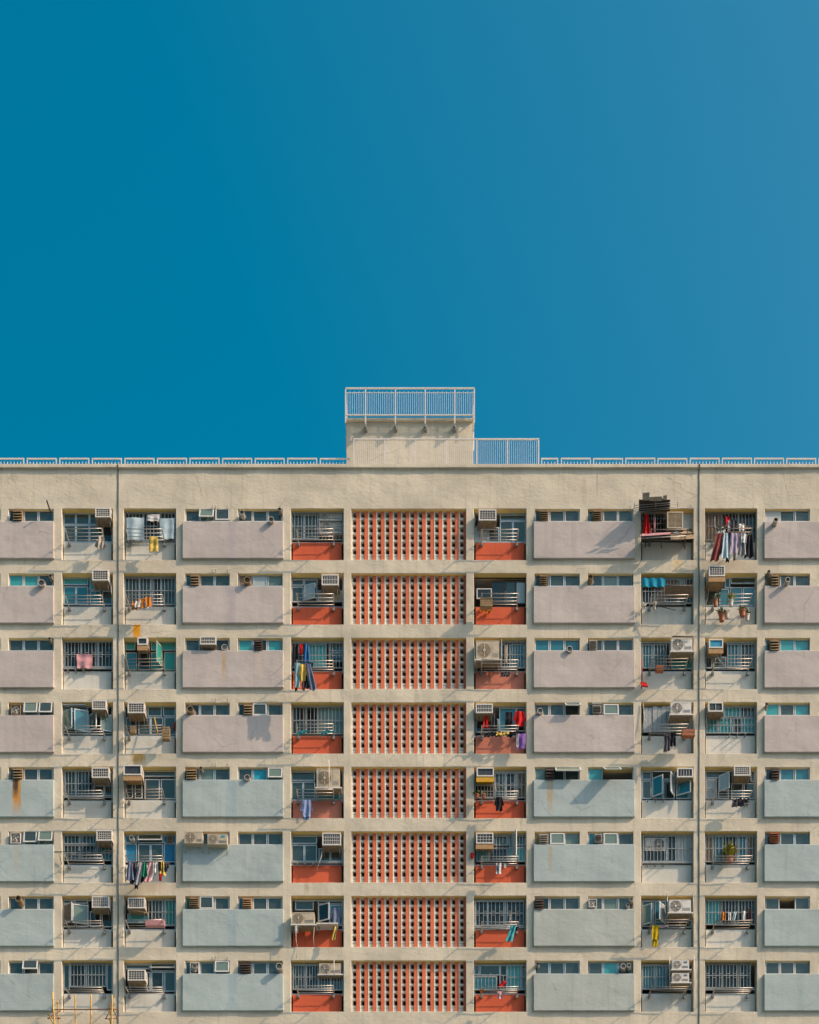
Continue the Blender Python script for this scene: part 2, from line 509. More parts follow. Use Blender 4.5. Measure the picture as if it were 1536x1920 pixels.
def build_wall():
    px_edges = [-330, 1866, 222, 1311]; 
    holes = []
    for a, b in BAY.values(): holes += [(a, b, 0, 97.5, i) for i in range(ROWS)]; px_edges += [a, b]
    for a, b in STRIP.values(): holes += [(a, b, 1, 28.5, i) for i in range(ROWS)]; px_edges += [a, b]
    a, b = SCREEN; holes += [(a, b, 0.5, 97, i) for i in range(ROWS)]; px_edges += [a, b]
    py_edges = [876, T(ROWS - 1) + 112]
    for i in range(ROWS): py_edges += [T(i), T(i) + 0.5, T(i) + 1, T(i) + 28.5, T(i) + 97, T(i) + 97.5]
    xs = lines(px_edges, 5.0); ys = lines(py_edges, 5.0)
    nx, ny = len(xs), len(ys)
    solid = [[True] * (ny - 1) for _ in range(nx - 1)]
    hs_ = [(p, q, T(i) + c, T(i) + d) for p, q, c, d, i in holes]
    for i in range(nx - 1):
        xm = (xs[i] + xs[i + 1]) / 2
        hx = [h for h in hs_ if h[0] < xm < h[1]]
        if not hx: continue
        for j in range(ny - 1):
            ym = (ys[j] + ys[j + 1]) / 2
            if any(h[2] < ym < h[3] for h in hx): solid[i][j] = False
    mb = MB()
    idx = {}
    def V(i, j):
        if (i, j) not in idx:
            x, z = wx(xs[i]), wz(ys[j])
            idx[(i, j)] = len(mb.v); mb.v.append((x, relief(x, z), z))
        return idx[(i, j)]
    s = mb.slot('wall')
    for i in range(nx - 1):
        for j in range(ny - 1):
            if solid[i][j]:
                mb.f.append((V(i, j + 1), V(i + 1, j + 1), V(i + 1, j), V(i, j))); mb.mi.append(s); mb.sm.append(True)
    pts = {k: mb.v[v] for k, v in idx.items()}
    DEEP = 0.42
    def side(k1, k2, m, dx, dz, ms=None):
        # worn arris: a small chamfer, then the reveal
        p, q = pts[k1], pts[k2]
        c_ = .016
        p2 = (p[0] + dx * c_, p[1] + c_, p[2] + dz * c_); q2 = (q[0] + dx * c_, q[1] + c_, q[2] + dz * c_)
        mb.face([p, q, q2, p2], m)
        mb.face([p2, q2, (q2[0], DEEP, q2[2]), (p2[0], DEEP, p2[2])], ms or m)
    for i in range(nx - 1):
        for j in range(ny - 1):
            if solid[i][j]: continue
            if i > 0 and solid[i-1][j]: side((i, j + 1), (i, j), 'wall', 1, 0)
            if i < nx - 2 and solid[i+1][j]: side((i + 1, j), (i + 1, j + 1), 'wall', -1, 0)
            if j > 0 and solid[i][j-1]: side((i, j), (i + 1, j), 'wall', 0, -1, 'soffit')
            if j < ny - 2 and solid[i][j+1]: side((i + 1, j + 1), (i, j + 1), 'wall', 0, 1)
    mb.build('wall', bld)
build_wall()

X0, X1 = wx(-330), wx(1866)
ZB = wz(T(ROWS - 1) + 112)
DEPTH = 11.0
# floors, partitions and the back of the rooms
mb = MB()
for i in range(ROWS):
    top = wz(T(i) + 98.2); bot = wz(T(i + 1) - 0.8)
    if i == ROWS - 1: bot = ZB
    mb.box(X0, X1, 0.42, 5, bot, top, 'room')
mb.box(X0, X1, 0.42, 5, wz(T(0) - 0.8), wz(880), 'room')
xs = [-100, 8, 108, 221.5, 337.5, 438, 538, 651.5, 881, 994.5, 1094.5, 1194.5, 1311, 1427, 1527, 1634]
for x in xs:
    for i in range(ROWS):
        mb.box(wx(x) - 0.05, wx(x) + 0.05, 0.424, 5, wz(T(i) + 98.2), wz(T(i) - 0.8), 'room')
mb.box(X0, X1, 5, 5.2, ZB, wz(880), 'room')
mb.build('inner_wall', bld)
mb = MB()
mb.box(X0, X1, 0.02, DEPTH, 0.0, ZB, 'wall')
mb.build('lower_wall', bld)
mb = MB()
mb.box(X0, X1, 5.2, DEPTH, ZB, wz(880), 'wall')
mb.box(X0 - 0.2, X0 - 0.002, 0.1, DEPTH - 0.01, 0, wz(880), 'wall'); mb.box(X1 + 0.002, X1 + 0.2, 0.1, DEPTH - 0.01, 0, wz(880), 'wall')
mb.build('rear_wall', bld)
mb = MB()
mb.box(X0 - 0.1, X1 + 0.1, 0.25, DEPTH, wz(879.8), wz(874), 'wall')
mb.build('roof', bld)
# cornice lip, uneven
xsL = [X0 + (X1 - X0) * k / 420 for k in range(421)]
mb = MB()
zt, zb = wz(873.2), wz(879.2)
def cy(x, z): return -0.10 + 0.012 * noise.noise(Vector((x * 0.9, 1.7, z))) + 0.004 * noise.noise(Vector((x * 5, 4.7, z)))
def cz(x): return 0.010 * noise.noise(Vector((x * 0.8, 8.3, 2.2)))
mb.grid([[(x, cy(x, 1), zb + cz(x)), (x, cy(x, 1) - 0.004, (zt + zb) / 2), (x, cy(x, 1), zt)] for x in xsL], 'wall', flip=False)
mb.grid([[(x, 0.4, zb), (x, cy(x, 1), zb + cz(x))] for x in xsL], 'wall')
mb.grid([[(x, cy(x, 1), zt), (x, 0.5, zt + 0.002)] for x in xsL], 'wall')
mb.build('cornice', bld)
# panels under the strip windows
def panel(px0, px1, i, m):
    z1, z0 = wz(T(i) + 28.6), wz(T(i) + 96)
    x0, x1 = wx(px0), wx(px1)
    nx, nz = 42, 16
    ph = random.random() * 50
    mb = MB(); P = []
    for a in range(nx + 1):
        r = []
        for b in range(nz + 1):
            x = x0 + (x1 - x0) * a / nx; z = z0 + (z1 - z0) * b / nz
            e = 0.006 * noise.noise(Vector((x * 2.2, ph, z * 2.2)))
            xx = x + (e if a in (0, nx) else 0); zz = z + (e if b in (0, nz) else 0)
            r.append((xx, -0.105 + relief(x + ph, z, 0.8), zz))
        P.append(r)
    mb.grid(P, m, flip=True)
    edge = [P[a][0] for a in range(nx + 1)] , [P[a][nz] for a in range(nx + 1)], P[0], P[nx]
    for k, e in enumerate(edge):
        c_ = .015
        dx, dz = ((0, -1), (0, 1), (-1, 0), (1, 0))[k]
        for p, q in zip(e, e[1:]):
            p2 = (p[0] + dx * c_, p[1] + c_, p[2] + dz * c_); q2 = (q[0] + dx * c_, q[1] + c_, q[2] + dz * c_)
            mb.face([p, q, q2, p2], m)
            mb.face([p2, q2, (q2[0], 0.03, q2[2]), (p2[0], 0.03, p2[2])], m)
    mb.build('spandrel_panel', bld)
for c, (a, b) in PANEL.items():
    for i in range(ROWS):
        panel(a, b, i, 'lilac' if i < 4 else ('lower_blue' if c == 'N' and i > 5 else 'blue'))
# low walls in the bays
WASH = {('D', 2), ('D', 3), ('C', 4)}
for c, (a, b) in BAY.items():
    for i in range(ROWS):
        m = 'sill'
        if c in 'CD': m = 'washed_orange' if (c, i) in WASH else 'orange'
        mb = MB()
        z1 = at(0, T(i) + 64.5, 0.235).z; z0 = at(0, T(i) + 97.5, 0.235).z - 0.2
        l = 4.2 if c in 'ABCD' else 2.5; r = 4.2 if c in 'CDEF' else 3.2
        xa, xb = at(a + l, 0, .235).x, at(b - r, 0, .235).x
        if (c, i) == ('A', 3): xa, xb = at(a + .5, 0, .235).x, at(b - .5, 0, .235).x
        n = 16; ph = random.random() * 30
        P = [[(xa + (xb - xa) * k / n, 0.235 + 0.006 * noise.noise(Vector((k * 0.7, j * 0.9, ph))), z0 + (z1 - z0) * j / 7 + (0.006 * noise.noise(Vector((k * 0.5, ph, 1))) if j == 7 else 0)) for j in range(8)] for k in range(n + 1)]
        mb.grid(P, m, flip=True)
        mb.grid([[P[k][7], (P[k][7][0], 0.40, z1)] for k in range(n + 1)], m, False)
        mb.grid([[P[0][j], (P[0][j][0], 0.40, P[0][j][2])] for j in range(8)], m, False)
        mb.grid([[P[n][j], (P[n][j][0], 0.40, P[n][j][2])] for j in range(8)], m, False)
        mb.box(wx(a) - 0.0, wx(b), 0.405, 0.419, z0, z1 - 0.01, 'joint')  # dark sheet standing in for the shade in the slots beside the low wall
        mb.build('sill_wall', bld)
# short pole sockets under the windows that have no rack
for c, i in (('A', 2), ('F', 3), ('E', 4), ('E', 5), ('C', 5)):
    a, b = BAY[c]
    for k in range(3):
        x = at(a + (50 + 58 * k + (130 if c == 'F' else 0)) / ZK, 0, .2).x; z = at(0, T(i) + 66, .2).z
        mb = MB(); mb.tube([(x, .26, z), (x, -.02, z + .02)], .022, 'bracket', 8); mb.build('pole_socket', bld)
# pierced screens
def screen(i):
    mb = MB()
    x0, x1 = SCREEN
    yf = 0.145
    pit = 15.47
    zt, zb = at(0, T(i) + 3.2, yf).z, at(0, T(i) + 97.4, yf).z - 0.12
    k = 0
    X = lambda p: at(p, 0, yf).x
    Z = lambda p: at(0, p, yf).z
    for k in range(14):
        h0 = 660.3 + pit * k
        hx0, hx1 = h0, h0 + 7.9
        # orange rib to the right of each row of openings
        o0, o1 = hx1, (h0 + pit - 0.9 if k < 13 else 874.6)
        jj = random.uniform(-.003, .003)
        mb.box(X(o0), X(o1), yf + jj, yf + 0.2, zb, zt, 'screen_orange')
        # thin white fin on its other edge
        mb.box(X(hx0 - 0.95), X(hx0 + 0.35), yf - 0.006 + jj, yf + 0.14, zb, zt - 0.01, 'screen_white')
        # splayed left cheek
        mb.face([(X(hx0 + 0.35), yf + 0.05, zb), (X(hx0 + 3.0), yf + 0.188, zb), (X(hx0 + 3.0), yf + 0.188, zt), (X(hx0 + 0.35), yf + 0.05, zt)], 'screen_white')
        for r in range(8):
            yc = T(i) + 4.2 + 13.72 * r
            zz = Z(yc + 2.1); z2 = Z(yc - 2.1)
            if r == 7: zz = zb; z2 = Z(T(i) + 89.5)
            if r == 0: z2 = zt - 0.005
            j = random.uniform(-.003, .003)
            mb.box(X(hx0 + 0.36), X(hx1 + 0.05), yf + 0.055 + j, yf + 0.19, zz, z2, 'screen_white')
    mb.box(X(x0 - 1.5), X(659.3), yf + 0.004, yf + 0.13, zb, zt, 'screen_orange')
    mb.build('breeze_block_screen', bld)
for i in range(ROWS): screen(i)
# expansion joint covers
for px in (222, 1311):
    mb = MB()
    n = 60
    pts = [(wx(px) + 0.012 * noise.noise(Vector((k * 0.8, px, 0))), -0.012, wz(880) + (ZB - wz(880)) * k / n) for k in range(n + 1)]
    mb.tube(pts, 0.021, 'joint', 6)
    mb.tube([(wx(px), -0.115, wz(880)), (wx(px), -0.115, wz(873.5))], 0.022, 'joint', 6)
    mb.build('expansion_joint', bld)
# ------------------------------------------------------------------ roof structures
def rel_build(mb, name, parent): return mb.build(name, parent, rel=parent.location)

yh = 3.0
a = at(650, 873, yh); b = at(886, 787, yh)
ztop = b.z
mb = MB()
# front of the roof house, uneven render
n1, n2 = 40, 26
P = [[(a.x + (b.x - a.x) * i / n1, yh + relief(a.x + i * .18, j * .2, 1.2), 0 + (wz(880) - 0.05) + (ztop - wz(880) + 0.05) * j / n2) for j in range(n2 + 1)] for i in range(n1 + 1)]
mb.grid(P, 'wall', flip=True)
mb.box(a.x, b.x, yh + 0.02, yh + 5.5, wz(880) - 0.05, ztop - 0.06, 'wall')
house = mb.build('roof_house', bld)
mb = MB()
mb.box(a.x - 0.03, b.x + 0.03, yh - 0.10, yh + 5.6, ztop - 0.11, ztop + 0.004, 'wall')
o = mb.build('roof_slab', house)
# cage railing round the top of the roof house
root = empty('rooftop_railing', (a.x, yh - 0.1, ztop), 'tall white railing cage around the top of the roof house', 'railing')
yr = yh - 0.28
k0 = at(648.3, 729.5, yr); k1 = at(889.5, 779.5, yr)
railm = MB(); bal = MB()
px_posts = [648.3, 685.6, 741.7, 797.7, 853.0, 889.5]
zf = at(0, 796, yr).z
ztr, zmr = k0.z, k1.z
for p in px_posts:
    x = at(p, 0, yr).x
    zl = zf if 660 < p < 880 else at(0, 792, yr).z
    posts = MB()
    posts.box(x - .028, x + .028, yr - .02, yr + .02, zl - 0.02, ztr + 0.03, 'rail')
    if 660 < p < 880:
        posts.box(x - .03, x + .03, yr - .03, yh + 0.02, zf - 0.10, zf + 0.02, 'bracket')
        posts.box(x - .07, x + .07, yh - .20, yh + 0.01, zf - 0.14, zf + 0.07, 'bracket')
    rel_build(posts, 'post', root)
railm.box(k0.x, k1.x, yr - .03, yr + .022, ztr, ztr + .055, 'rail')
railm.box(k0.x, k1.x, yr - .025, yr + .025, zmr, zmr + .045, 'rail')
for p0, p1 in zip(px_posts, px_posts[1:]):
    n = max(3, int((p1 - p0) / 3.85))
    for q in range(1, n):
        x = at(p0 + (p1 - p0) * q / n, 0, yr).x
        bal.box(x - .0095, x + .0095, yr - .009, yr + .009, zmr + 0.03, ztr - 0.16 if q % 2 else ztr - 0.10, 'rail')
bal.box(k0.x, k1.x, yr - .011, yr + .011, ztr - .17, ztr - .15, 'rail')
for sx, x in ((-1, k0.x), (1, k1.x)):      # the two sides run back
    for zz in (ztr + .02, zmr + .02):
        railm.box(x - .022, x + .022, yr + .03, yh + 5.6, zz - .025, zz + .025, 'rail')
    for q in range(7):
        yy = yr + 0.9 * (q + 1)
        posts = MB()
        posts.box(x - .026, x + .026, yy - .026, yy + .026, ztop - 0.9, ztr, 'rail')
        posts.box(x - .2 if sx > 0 else x, x if sx > 0 else x + .2, yy - .02, yy + .02, ztop - .5, ztop - .44, 'bracket')
        rel_build(posts, 'post', root)
    for q in range(60):
        yy = yr + 0.1 * (q + 1)
        bal.box(x - .008, x + .008, yy - .008, yy + .008, zmr, ztr, 'rail')
railm.box(k0.x, k1.x, yh + 5.5, yh + 5.56, ztr, ztr + .05, 'rail')
railm.box(k0.x, k1.x, yh + 5.5, yh + 5.56, zmr, zmr + .05, 'rail')
for mb_, nm in ((railm, 'rail'), (bal, 'balusters')):
    rel_build(mb_, nm, root)

# long railing on the roof edge in front of it
yr = 0.75
zr0 = wz(874)
root = empty('roof_edge_railing', (at(663, 0, yr).x, yr, zr0), 'long tall white railing in front of the roof house running right', 'railing')
px_posts = [663.9, 721.8, 779.4, 837.4, 894.3, 951.7, 1010.0]
ztr = at(0, 825, yr).z
railm, bal = MB(), MB()
for p in px_posts:
    x = at(p, 0, yr).x
    posts = MB(); posts.box(x - .03, x + .03, yr - .02, yr + .02, zr0, ztr, 'rail'); rel_build(posts, 'post', root)
railm.box(at(662.5, 0, yr).x, at(1011.3, 0, yr).x, yr - .03, yr + .025, ztr, ztr + .055, 'rail')
railm.box(at(663.5, 0, yr).x, at(1010.3, 0, yr).x, yr - .024, yr + .024, zr0 + .1, zr0 + .14, 'rail')
for p0, p1 in zip(px_posts, px_posts[1:]):
    n = 15
    for q in range(1, n):
        x = at(p0 + (p1 - p0) * q / n, 0, yr).x
        bal.box(x - .009, x + .009, yr - .009, yr + .009, zr0 + .1, ztr - .05, 'rail')
for mb_, nm in ((railm, 'rail'), (bal, 'balusters')):
    rel_build(mb_, nm, root)

# low railing panels along the roof edge
yr = 1.05
zl = at(0, 861.2, yr).z
def low_rail(w):
    h = zl - zr0
    fr, ba = MB(), MB()
    fr.box(0, .042, -.022, .022, 0, h, 'rail'); fr.box(w - .042, w, -.022, .022, 0, h, 'rail')
    fr.box(.0, w, -.026, .026, h, h + .045, 'rail'); fr.box(.05, w - .05, -.02, .02, .10, .14, 'rail')
    n = max(3, int(w / .131))
    for q in range(1, n):
        x = w * q / n
        ba.box(x - .016, x + .016, -.014, .014, .1, h - .115, 'rail')
    return fr, ba
K = (D + yr) / D / S
ORD = ['first', 'second', 'third', 'fourth', 'fifth', 'sixth', 'seventh', 'eighth', 'ninth', 'tenth', 'eleventh', 'twelfth']
proto = None
left = [599.9 - 61.05 * k for k in range(14)]
right = [1051.9 + 60.35 * k for k in range(13)]
spots = []
for k, p in enumerate(left):
    spots.append((p, f'low white railing panel on the roof edge, {ORD[k]} left of the roof house' if k < 11 else None))
for k, p in enumerate(right):
    spots.append((p, f'low white railing panel on the roof edge, {ORD[k]} right of the short railing' if k < 9 else None))
for p, lab in spots:
    if lab is None: continue
    loc = (at(p, 0, yr).x, yr + random.uniform(-.01, .01), zr0)
    if proto is None:
        proto = empty('roof_railing', loc, lab, 'railing', 'low railings along the roof edge')
        fr, ba = low_rail(56 * K)
        fr.build('frame', proto); ba.build('balusters', proto)
    else:
        copy_thing(proto, loc, lab)
root = empty('roof_railing', (at(1015, 0, yr).x, yr, zr0), 'short low white railing panel right beside the tall roof railing', 'railing', 'low railings along the roof edge')
fr, ba = low_rail(31.8 * K); fr.build('frame', root); ba.build('balusters', root)

# ------------------------------------------------------------------ words for places
FLOOR = ['top floor', 'second floor down', 'third floor down', 'fourth floor down', 'fifth floor down', 'sixth floor down', 'seventh floor down', 'bottom full floor']
BAYN = {'A': 'first balcony bay', 'B': 'second balcony bay', 'C': 'third balcony bay', 'D': 'fourth balcony bay', 'E': 'fifth balcony bay', 'F': 'sixth balcony bay'}
STRN = {'L': 'leftmost strip window', 'M1': 'second strip window', 'M2': 'third strip window', 'N1': 'fourth strip window', 'N2': 'fifth strip window', 'R': 'rightmost strip window'}
REG = {'A': 0, 'B': 0, 'C': 1, 'D': 2, 'E': 3, 'F': 3}

class Frame:
    """zoom coordinates of one block of the photograph"""
    def __init__(s, reg, row):
        s.bx = BX[reg]; s.by = BY[row // 2]
    def p(s, x, y, d):
        return at(s.bx + x / ZK, s.by + y / ZK, d)

# ------------------------------------------------------------------ windows
def ring(mb, x0, x1, z0, z1, y, wd, m, th=0.05):
    mb.box(x0, x1, y, y + th, z1 - wd, z1, m); mb.box(x0, x1, y, y + th, z0, z0 + wd, m)
    mb.box(x0, x0 + wd, y + .003, y + th - .003, z0 + wd, z1 - wd, m); mb.box(x1 - wd, x1, y + .003, y + th - .003, z0 + wd, z1 - wd, m)

def pane(mb, x0, x1, z0, z1, y, kind):
    if kind == 'o': return
    t = random.uniform(-.004, .004); t2 = random.uniform(-.006, .006)
    mb.face([(x0, y + t, z0 + 0), (x1, y - t, z0), (x1, y - t + t2, z1), (x0, y + t + t2, z1)], kind)

def sash(parent, F, xh, y0, y1, direc, ang, kind, d=DW, m='alu', wm=0.55, name='open_sash'):
    """side-hung casement swung outwards"""
    a = F.p(xh, y0, d); b = F.p(xh, y1, d)
    z1, z0 = a.z, b.z
    u = Vector((direc * math.cos(math.radians(ang)), -math.sin(math.radians(ang)), 0))
    nrm = Vector((u.y, -u.x, 0))
    P = lambda s, z: Vector((a.x, d - .03, z)) + u * s
    mb = MB(); t = .045
    for s0, s1, za, zb in ((0, wm, z1 - t, z1), (0, wm, z0, z0 + t), (0, t, z0 + t, z1 - t), (wm - t, wm, z0 + t, z1 - t)):
        mb.slab([P(s0, za), P(s1, za), P(s1, zb), P(s0, zb)], nrm, .035, m)
    q = nrm * .017
    mb.face([P(t, z0 + t) + q, P(wm - t, z0 + t) + q, P(wm - t, z1 - t) + q, P(t, z1 - t) + q], kind)
    mb.build(name, parent)

def awning(parent, F, x0, y0, x1, y1, ang, kind, d, m='alu_white', h=None):
    """top-hung sash pushed out at the bottom; x0..x1 wide, hinged at y0"""
    a = F.p(x0, y0, d); b = F.p(x1, y1, d)
    h = h or (a.z - b.z)
    u = Vector((0, -math.sin(math.radians(ang)), -math.cos(math.radians(ang))))
    nrm = Vector((0, u.z, -u.y))
    P = lambda x, s: Vector((x, d - .02, a.z)) + u * s
    mb = MB(); t = .05
    for xa, xb, s0, s1 in ((a.x, b.x, 0, t), (a.x, b.x, h - t, h), (a.x, a.x + t, t, h - t), (b.x - t, b.x, t, h - t)):
        mb.slab([P(xa, s0), P(xb, s0), P(xb, s1), P(xa, s1)], nrm, .035, m)
    q = nrm * .015
    mb.face([P(a.x + t, t) + q, P(b.x - t, t) + q, P(b.x - t, h - t) + q, P(a.x + t, h - t) + q], kind)
    mb.build('open_sash', parent)

def curtain(parent, F, x0, y0, x1, y1, m, d=0.36, folds=None, name='curtain'):
    a = F.p(x0, y0, d); b = F.p(x1, y1, d)
    mb = MB(); n = 40; fz = folds or max(4, (b.x - a.x) / .12)
    ph = random.random() * 9
    P = []
    for i in range(n + 1):
        t = i / n
        r = []
        for j in range(5):
            s = j / 4
            yy = d + 0.035 * math.sin(t * fz * 6.283 + ph + 0.5 * math.sin(s * 2 + ph)) * (0.5 + 0.5 * s) + .02 * noise.noise(Vector((t * 5, s * 2, ph)))
            r.append((a.x + (b.x - a.x) * t, yy, a.z + (b.z - a.z) * s))
        P.append(r)
    mb.grid(P, m); mb.build(name, parent)

def grille(parent, F, x0, y0, x1, y1, n, d=0.165, m='bars', mids=(0.5,), r=.0115, fancy=False):
    a = F.p(x0, y0, d); b = F.p(x1, y1, d)
    mb = MB()
    for k in range(n + 1):
        x = a.x + (b.x - a.x) * k / n + random.uniform(-.006, .006)
        mb.box(x - r, x + r, d - r, d + r, b.z, a.z, m)
    for s in (0, 1) + tuple(mids):
        z = a.z + (b.z - a.z) * s
        z += random.uniform(-.004, .004)
        mb.box(a.x - .01, b.x + .01, d - r * 1.3 - .004, d + r * 1.3 - .004, z - r * 1.2, z + r * 1.2, m)
    if fancy:
        for k in range(0, n, 2):
            xa = a.x + (b.x - a.x) * (k + .1) / n; xb = a.x + (b.x - a.x) * (k + .9) / n
            for s in (.42, .58):
                z = a.z + (b.z - a.z) * s
                mb.box(xa, xb, d - .009, d + .005, z - .008, z + .008, m)
    for x in (a.x, (a.x + b.x) / 2, b.x):       # stays into the lintel
        mb.box(x - r, x + r, d + .01, d + .03, a.z, a.z + .1, m)
    mb.build('security_grille', parent)

def bay_window(c, i, cells, frame='alu', outer=True, d=DW, fw=.038):
    F = Frame(REG[c], i)
    a, b = BAY[c]
    fr, pn = MB(), MB()
    if outer:
        p, q = at(a + 1.2, T(i) + 8.0, d), at(b - 1.2, T(i) + 64.8, d)
        ring(fr, max(p.x, wx(a) + .004), min(q.x, wx(b) - .004), q.z, p.z, d + .012, .04, frame)
        if (c, i) not in (('A', 2), ('F', 3), ('E', 5), ('C', 5), ('F', 7)):
            fr.box(wx(a) + .004, wx(b) - .004, d - .018, d + .1, q.z - .055, q.z - .002, frame)      # sill
    for (x0, y0, x1, y1, k) in cells:
        p, q = F.p(x0, y0, d), F.p(x1, y1, d)
        wd = fw
        yy = d + random.uniform(-.004, .004)
        ring(fr, p.x, q.x, q.z, p.z, yy, wd, frame)
        pane(pn, p.x + wd, q.x - wd, q.z + wd, p.z - wd, yy + .02, k)
    o = fr.build('casement_window', bld)
    if pn.f: pn.build('pane', o)
    return o, F

def strip_window(c, i, kinds, frame='alu', fan=None, cells=None):
    a, b = STRIP[c]
    d = DS
    fr, pn = MB(), MB()
    p, q = at(a + 1, T(i) + 3, d), at(b - 1, T(i) + 28.2, d)
    x0, x1 = max(p.x, wx(a) + .004), min(q.x, wx(b) - .004)
    z1, z0 = p.z, q.z
    ring(fr, x0, x1, z0, z1, d + .01, .035, frame)
    n = len(kinds)
    for k, kd in enumerate(kinds):
        xa = x0 + (x1 - x0) * k / n; xb = x0 + (x1 - x0) * (k + 1) / n
        if kd == 'o': continue
        sl = random.choice((0, .022)) if n > 2 else 0
        ring(fr, xa + .01, xb - .01, z0 + .02, z1 - .02, d - .012 + sl, .042, frame, .04)
        pane(pn, xa + .05, xb - .05, z0 + .06, z1 - .06, d + .008 + sl, kd)
    # sill
    fr.box(wx(a) + .003, wx(b) - .003, -.035, d + .06, z0 - .05, z0 + .002, frame)
    o = fr.build('strip_window', bld)
    if pn.f: pn.build('pane', o)
    return o

# ------------------------------------------------------------------ things on the facade
def ac_box(F, x0, y0, x1, y1, label, style='w', yf=-0.27, yb=0.30, tray='tray', nx=6, ny=4, bracket=True):
    """box air conditioner pushed through the window: casing, grille, tray"""
    a, b = F.p(x0, y0, yf), F.p(x1, y1, yf)
    w, h = b.x - a.x, a.z - b.z
    root = empty('air_conditioner', ((a.x + b.x) / 2, yb, b.z), label, 'air conditioner', 'box air conditioners')
    cm = {'w': 'ac_white', 'c': 'ac_cream', 'b': 'ac_white', 'd': 'ac_white'}[style]
    mb = MB(); t = .05
    # shell with a recessed front
    for bx_ in ((a.x, b.x, a.z - t, a.z), (a.x, b.x, b.z, b.z + t)):
        mb.box(bx_[0], bx_[1], yf, yb, bx_[2], bx_[3], cm)
    mb.box(a.x, a.x + t, yf + .003, yb, b.z + t, a.z - t, cm); mb.box(b.x - t, b.x, yf + .003, yb, b.z + t, a.z - t, cm)
    for k in range(4):                      # side louvres
        z = b.z + h * (.3 + .13 * k)
        for x in (a.x - .004, b.x - .002):
            mb.box(x, x + .006, yf + .1, yf + .34, z, z + .02, 'ac_grill')
    rel_build(mb, 'casing', root)
    mb = MB()
    back = {'w': 'ac_grill', 'c': 'ac_fins', 'b': 'ac_blue', 'd': 'ac_grill'}[style]
    mb.box(a.x + t, b.x - t, yf + .035, yf + .06, b.z + t, a.z - t, back)
    gm = cm
    if style != 'b':
        for k in range(1, nx):
            x = a.x + t + (w - 2 * t) * k / nx
            mb.box(x - .008, x + .008, yf + .012, yf + .03, b.z + t, a.z - t, gm)
        for k in range(1, ny):
            z = b.z + t + (h - 2 * t) * k / ny
            mb.box(a.x + t, b.x - t, yf + .008, yf + .024, z - .007, z + .007, gm)
    rel_build(mb, 'front_grille', root)
    mb = MB()
    mb.box(a.x - .02, b.x + .02, yf + .05, yb, b.z - .035, b.z - .002, tray)
    if tray in ('tray_yellow', 'cardboard'):
        mb.box(a.x - .01, b.x + .01, yf + .02, yf + .05, b.z - .22, b.z - .004, tray)
    rel_build(mb, 'tray', root)
    if bracket:
        for x in (a.x + .06, b.x - .06):
            mb = MB()
            mb.tube([(x, yf + .1, b.z - .04), (x, yb - .02, b.z - .33)], .014, 'bracket', 5)
            mb.tube([(x, yf + .08, b.z - .048), (x, yb, b.z - .048)], .014, 'bracket', 5)
            rel_build(mb, 'bracket', root)
    return root

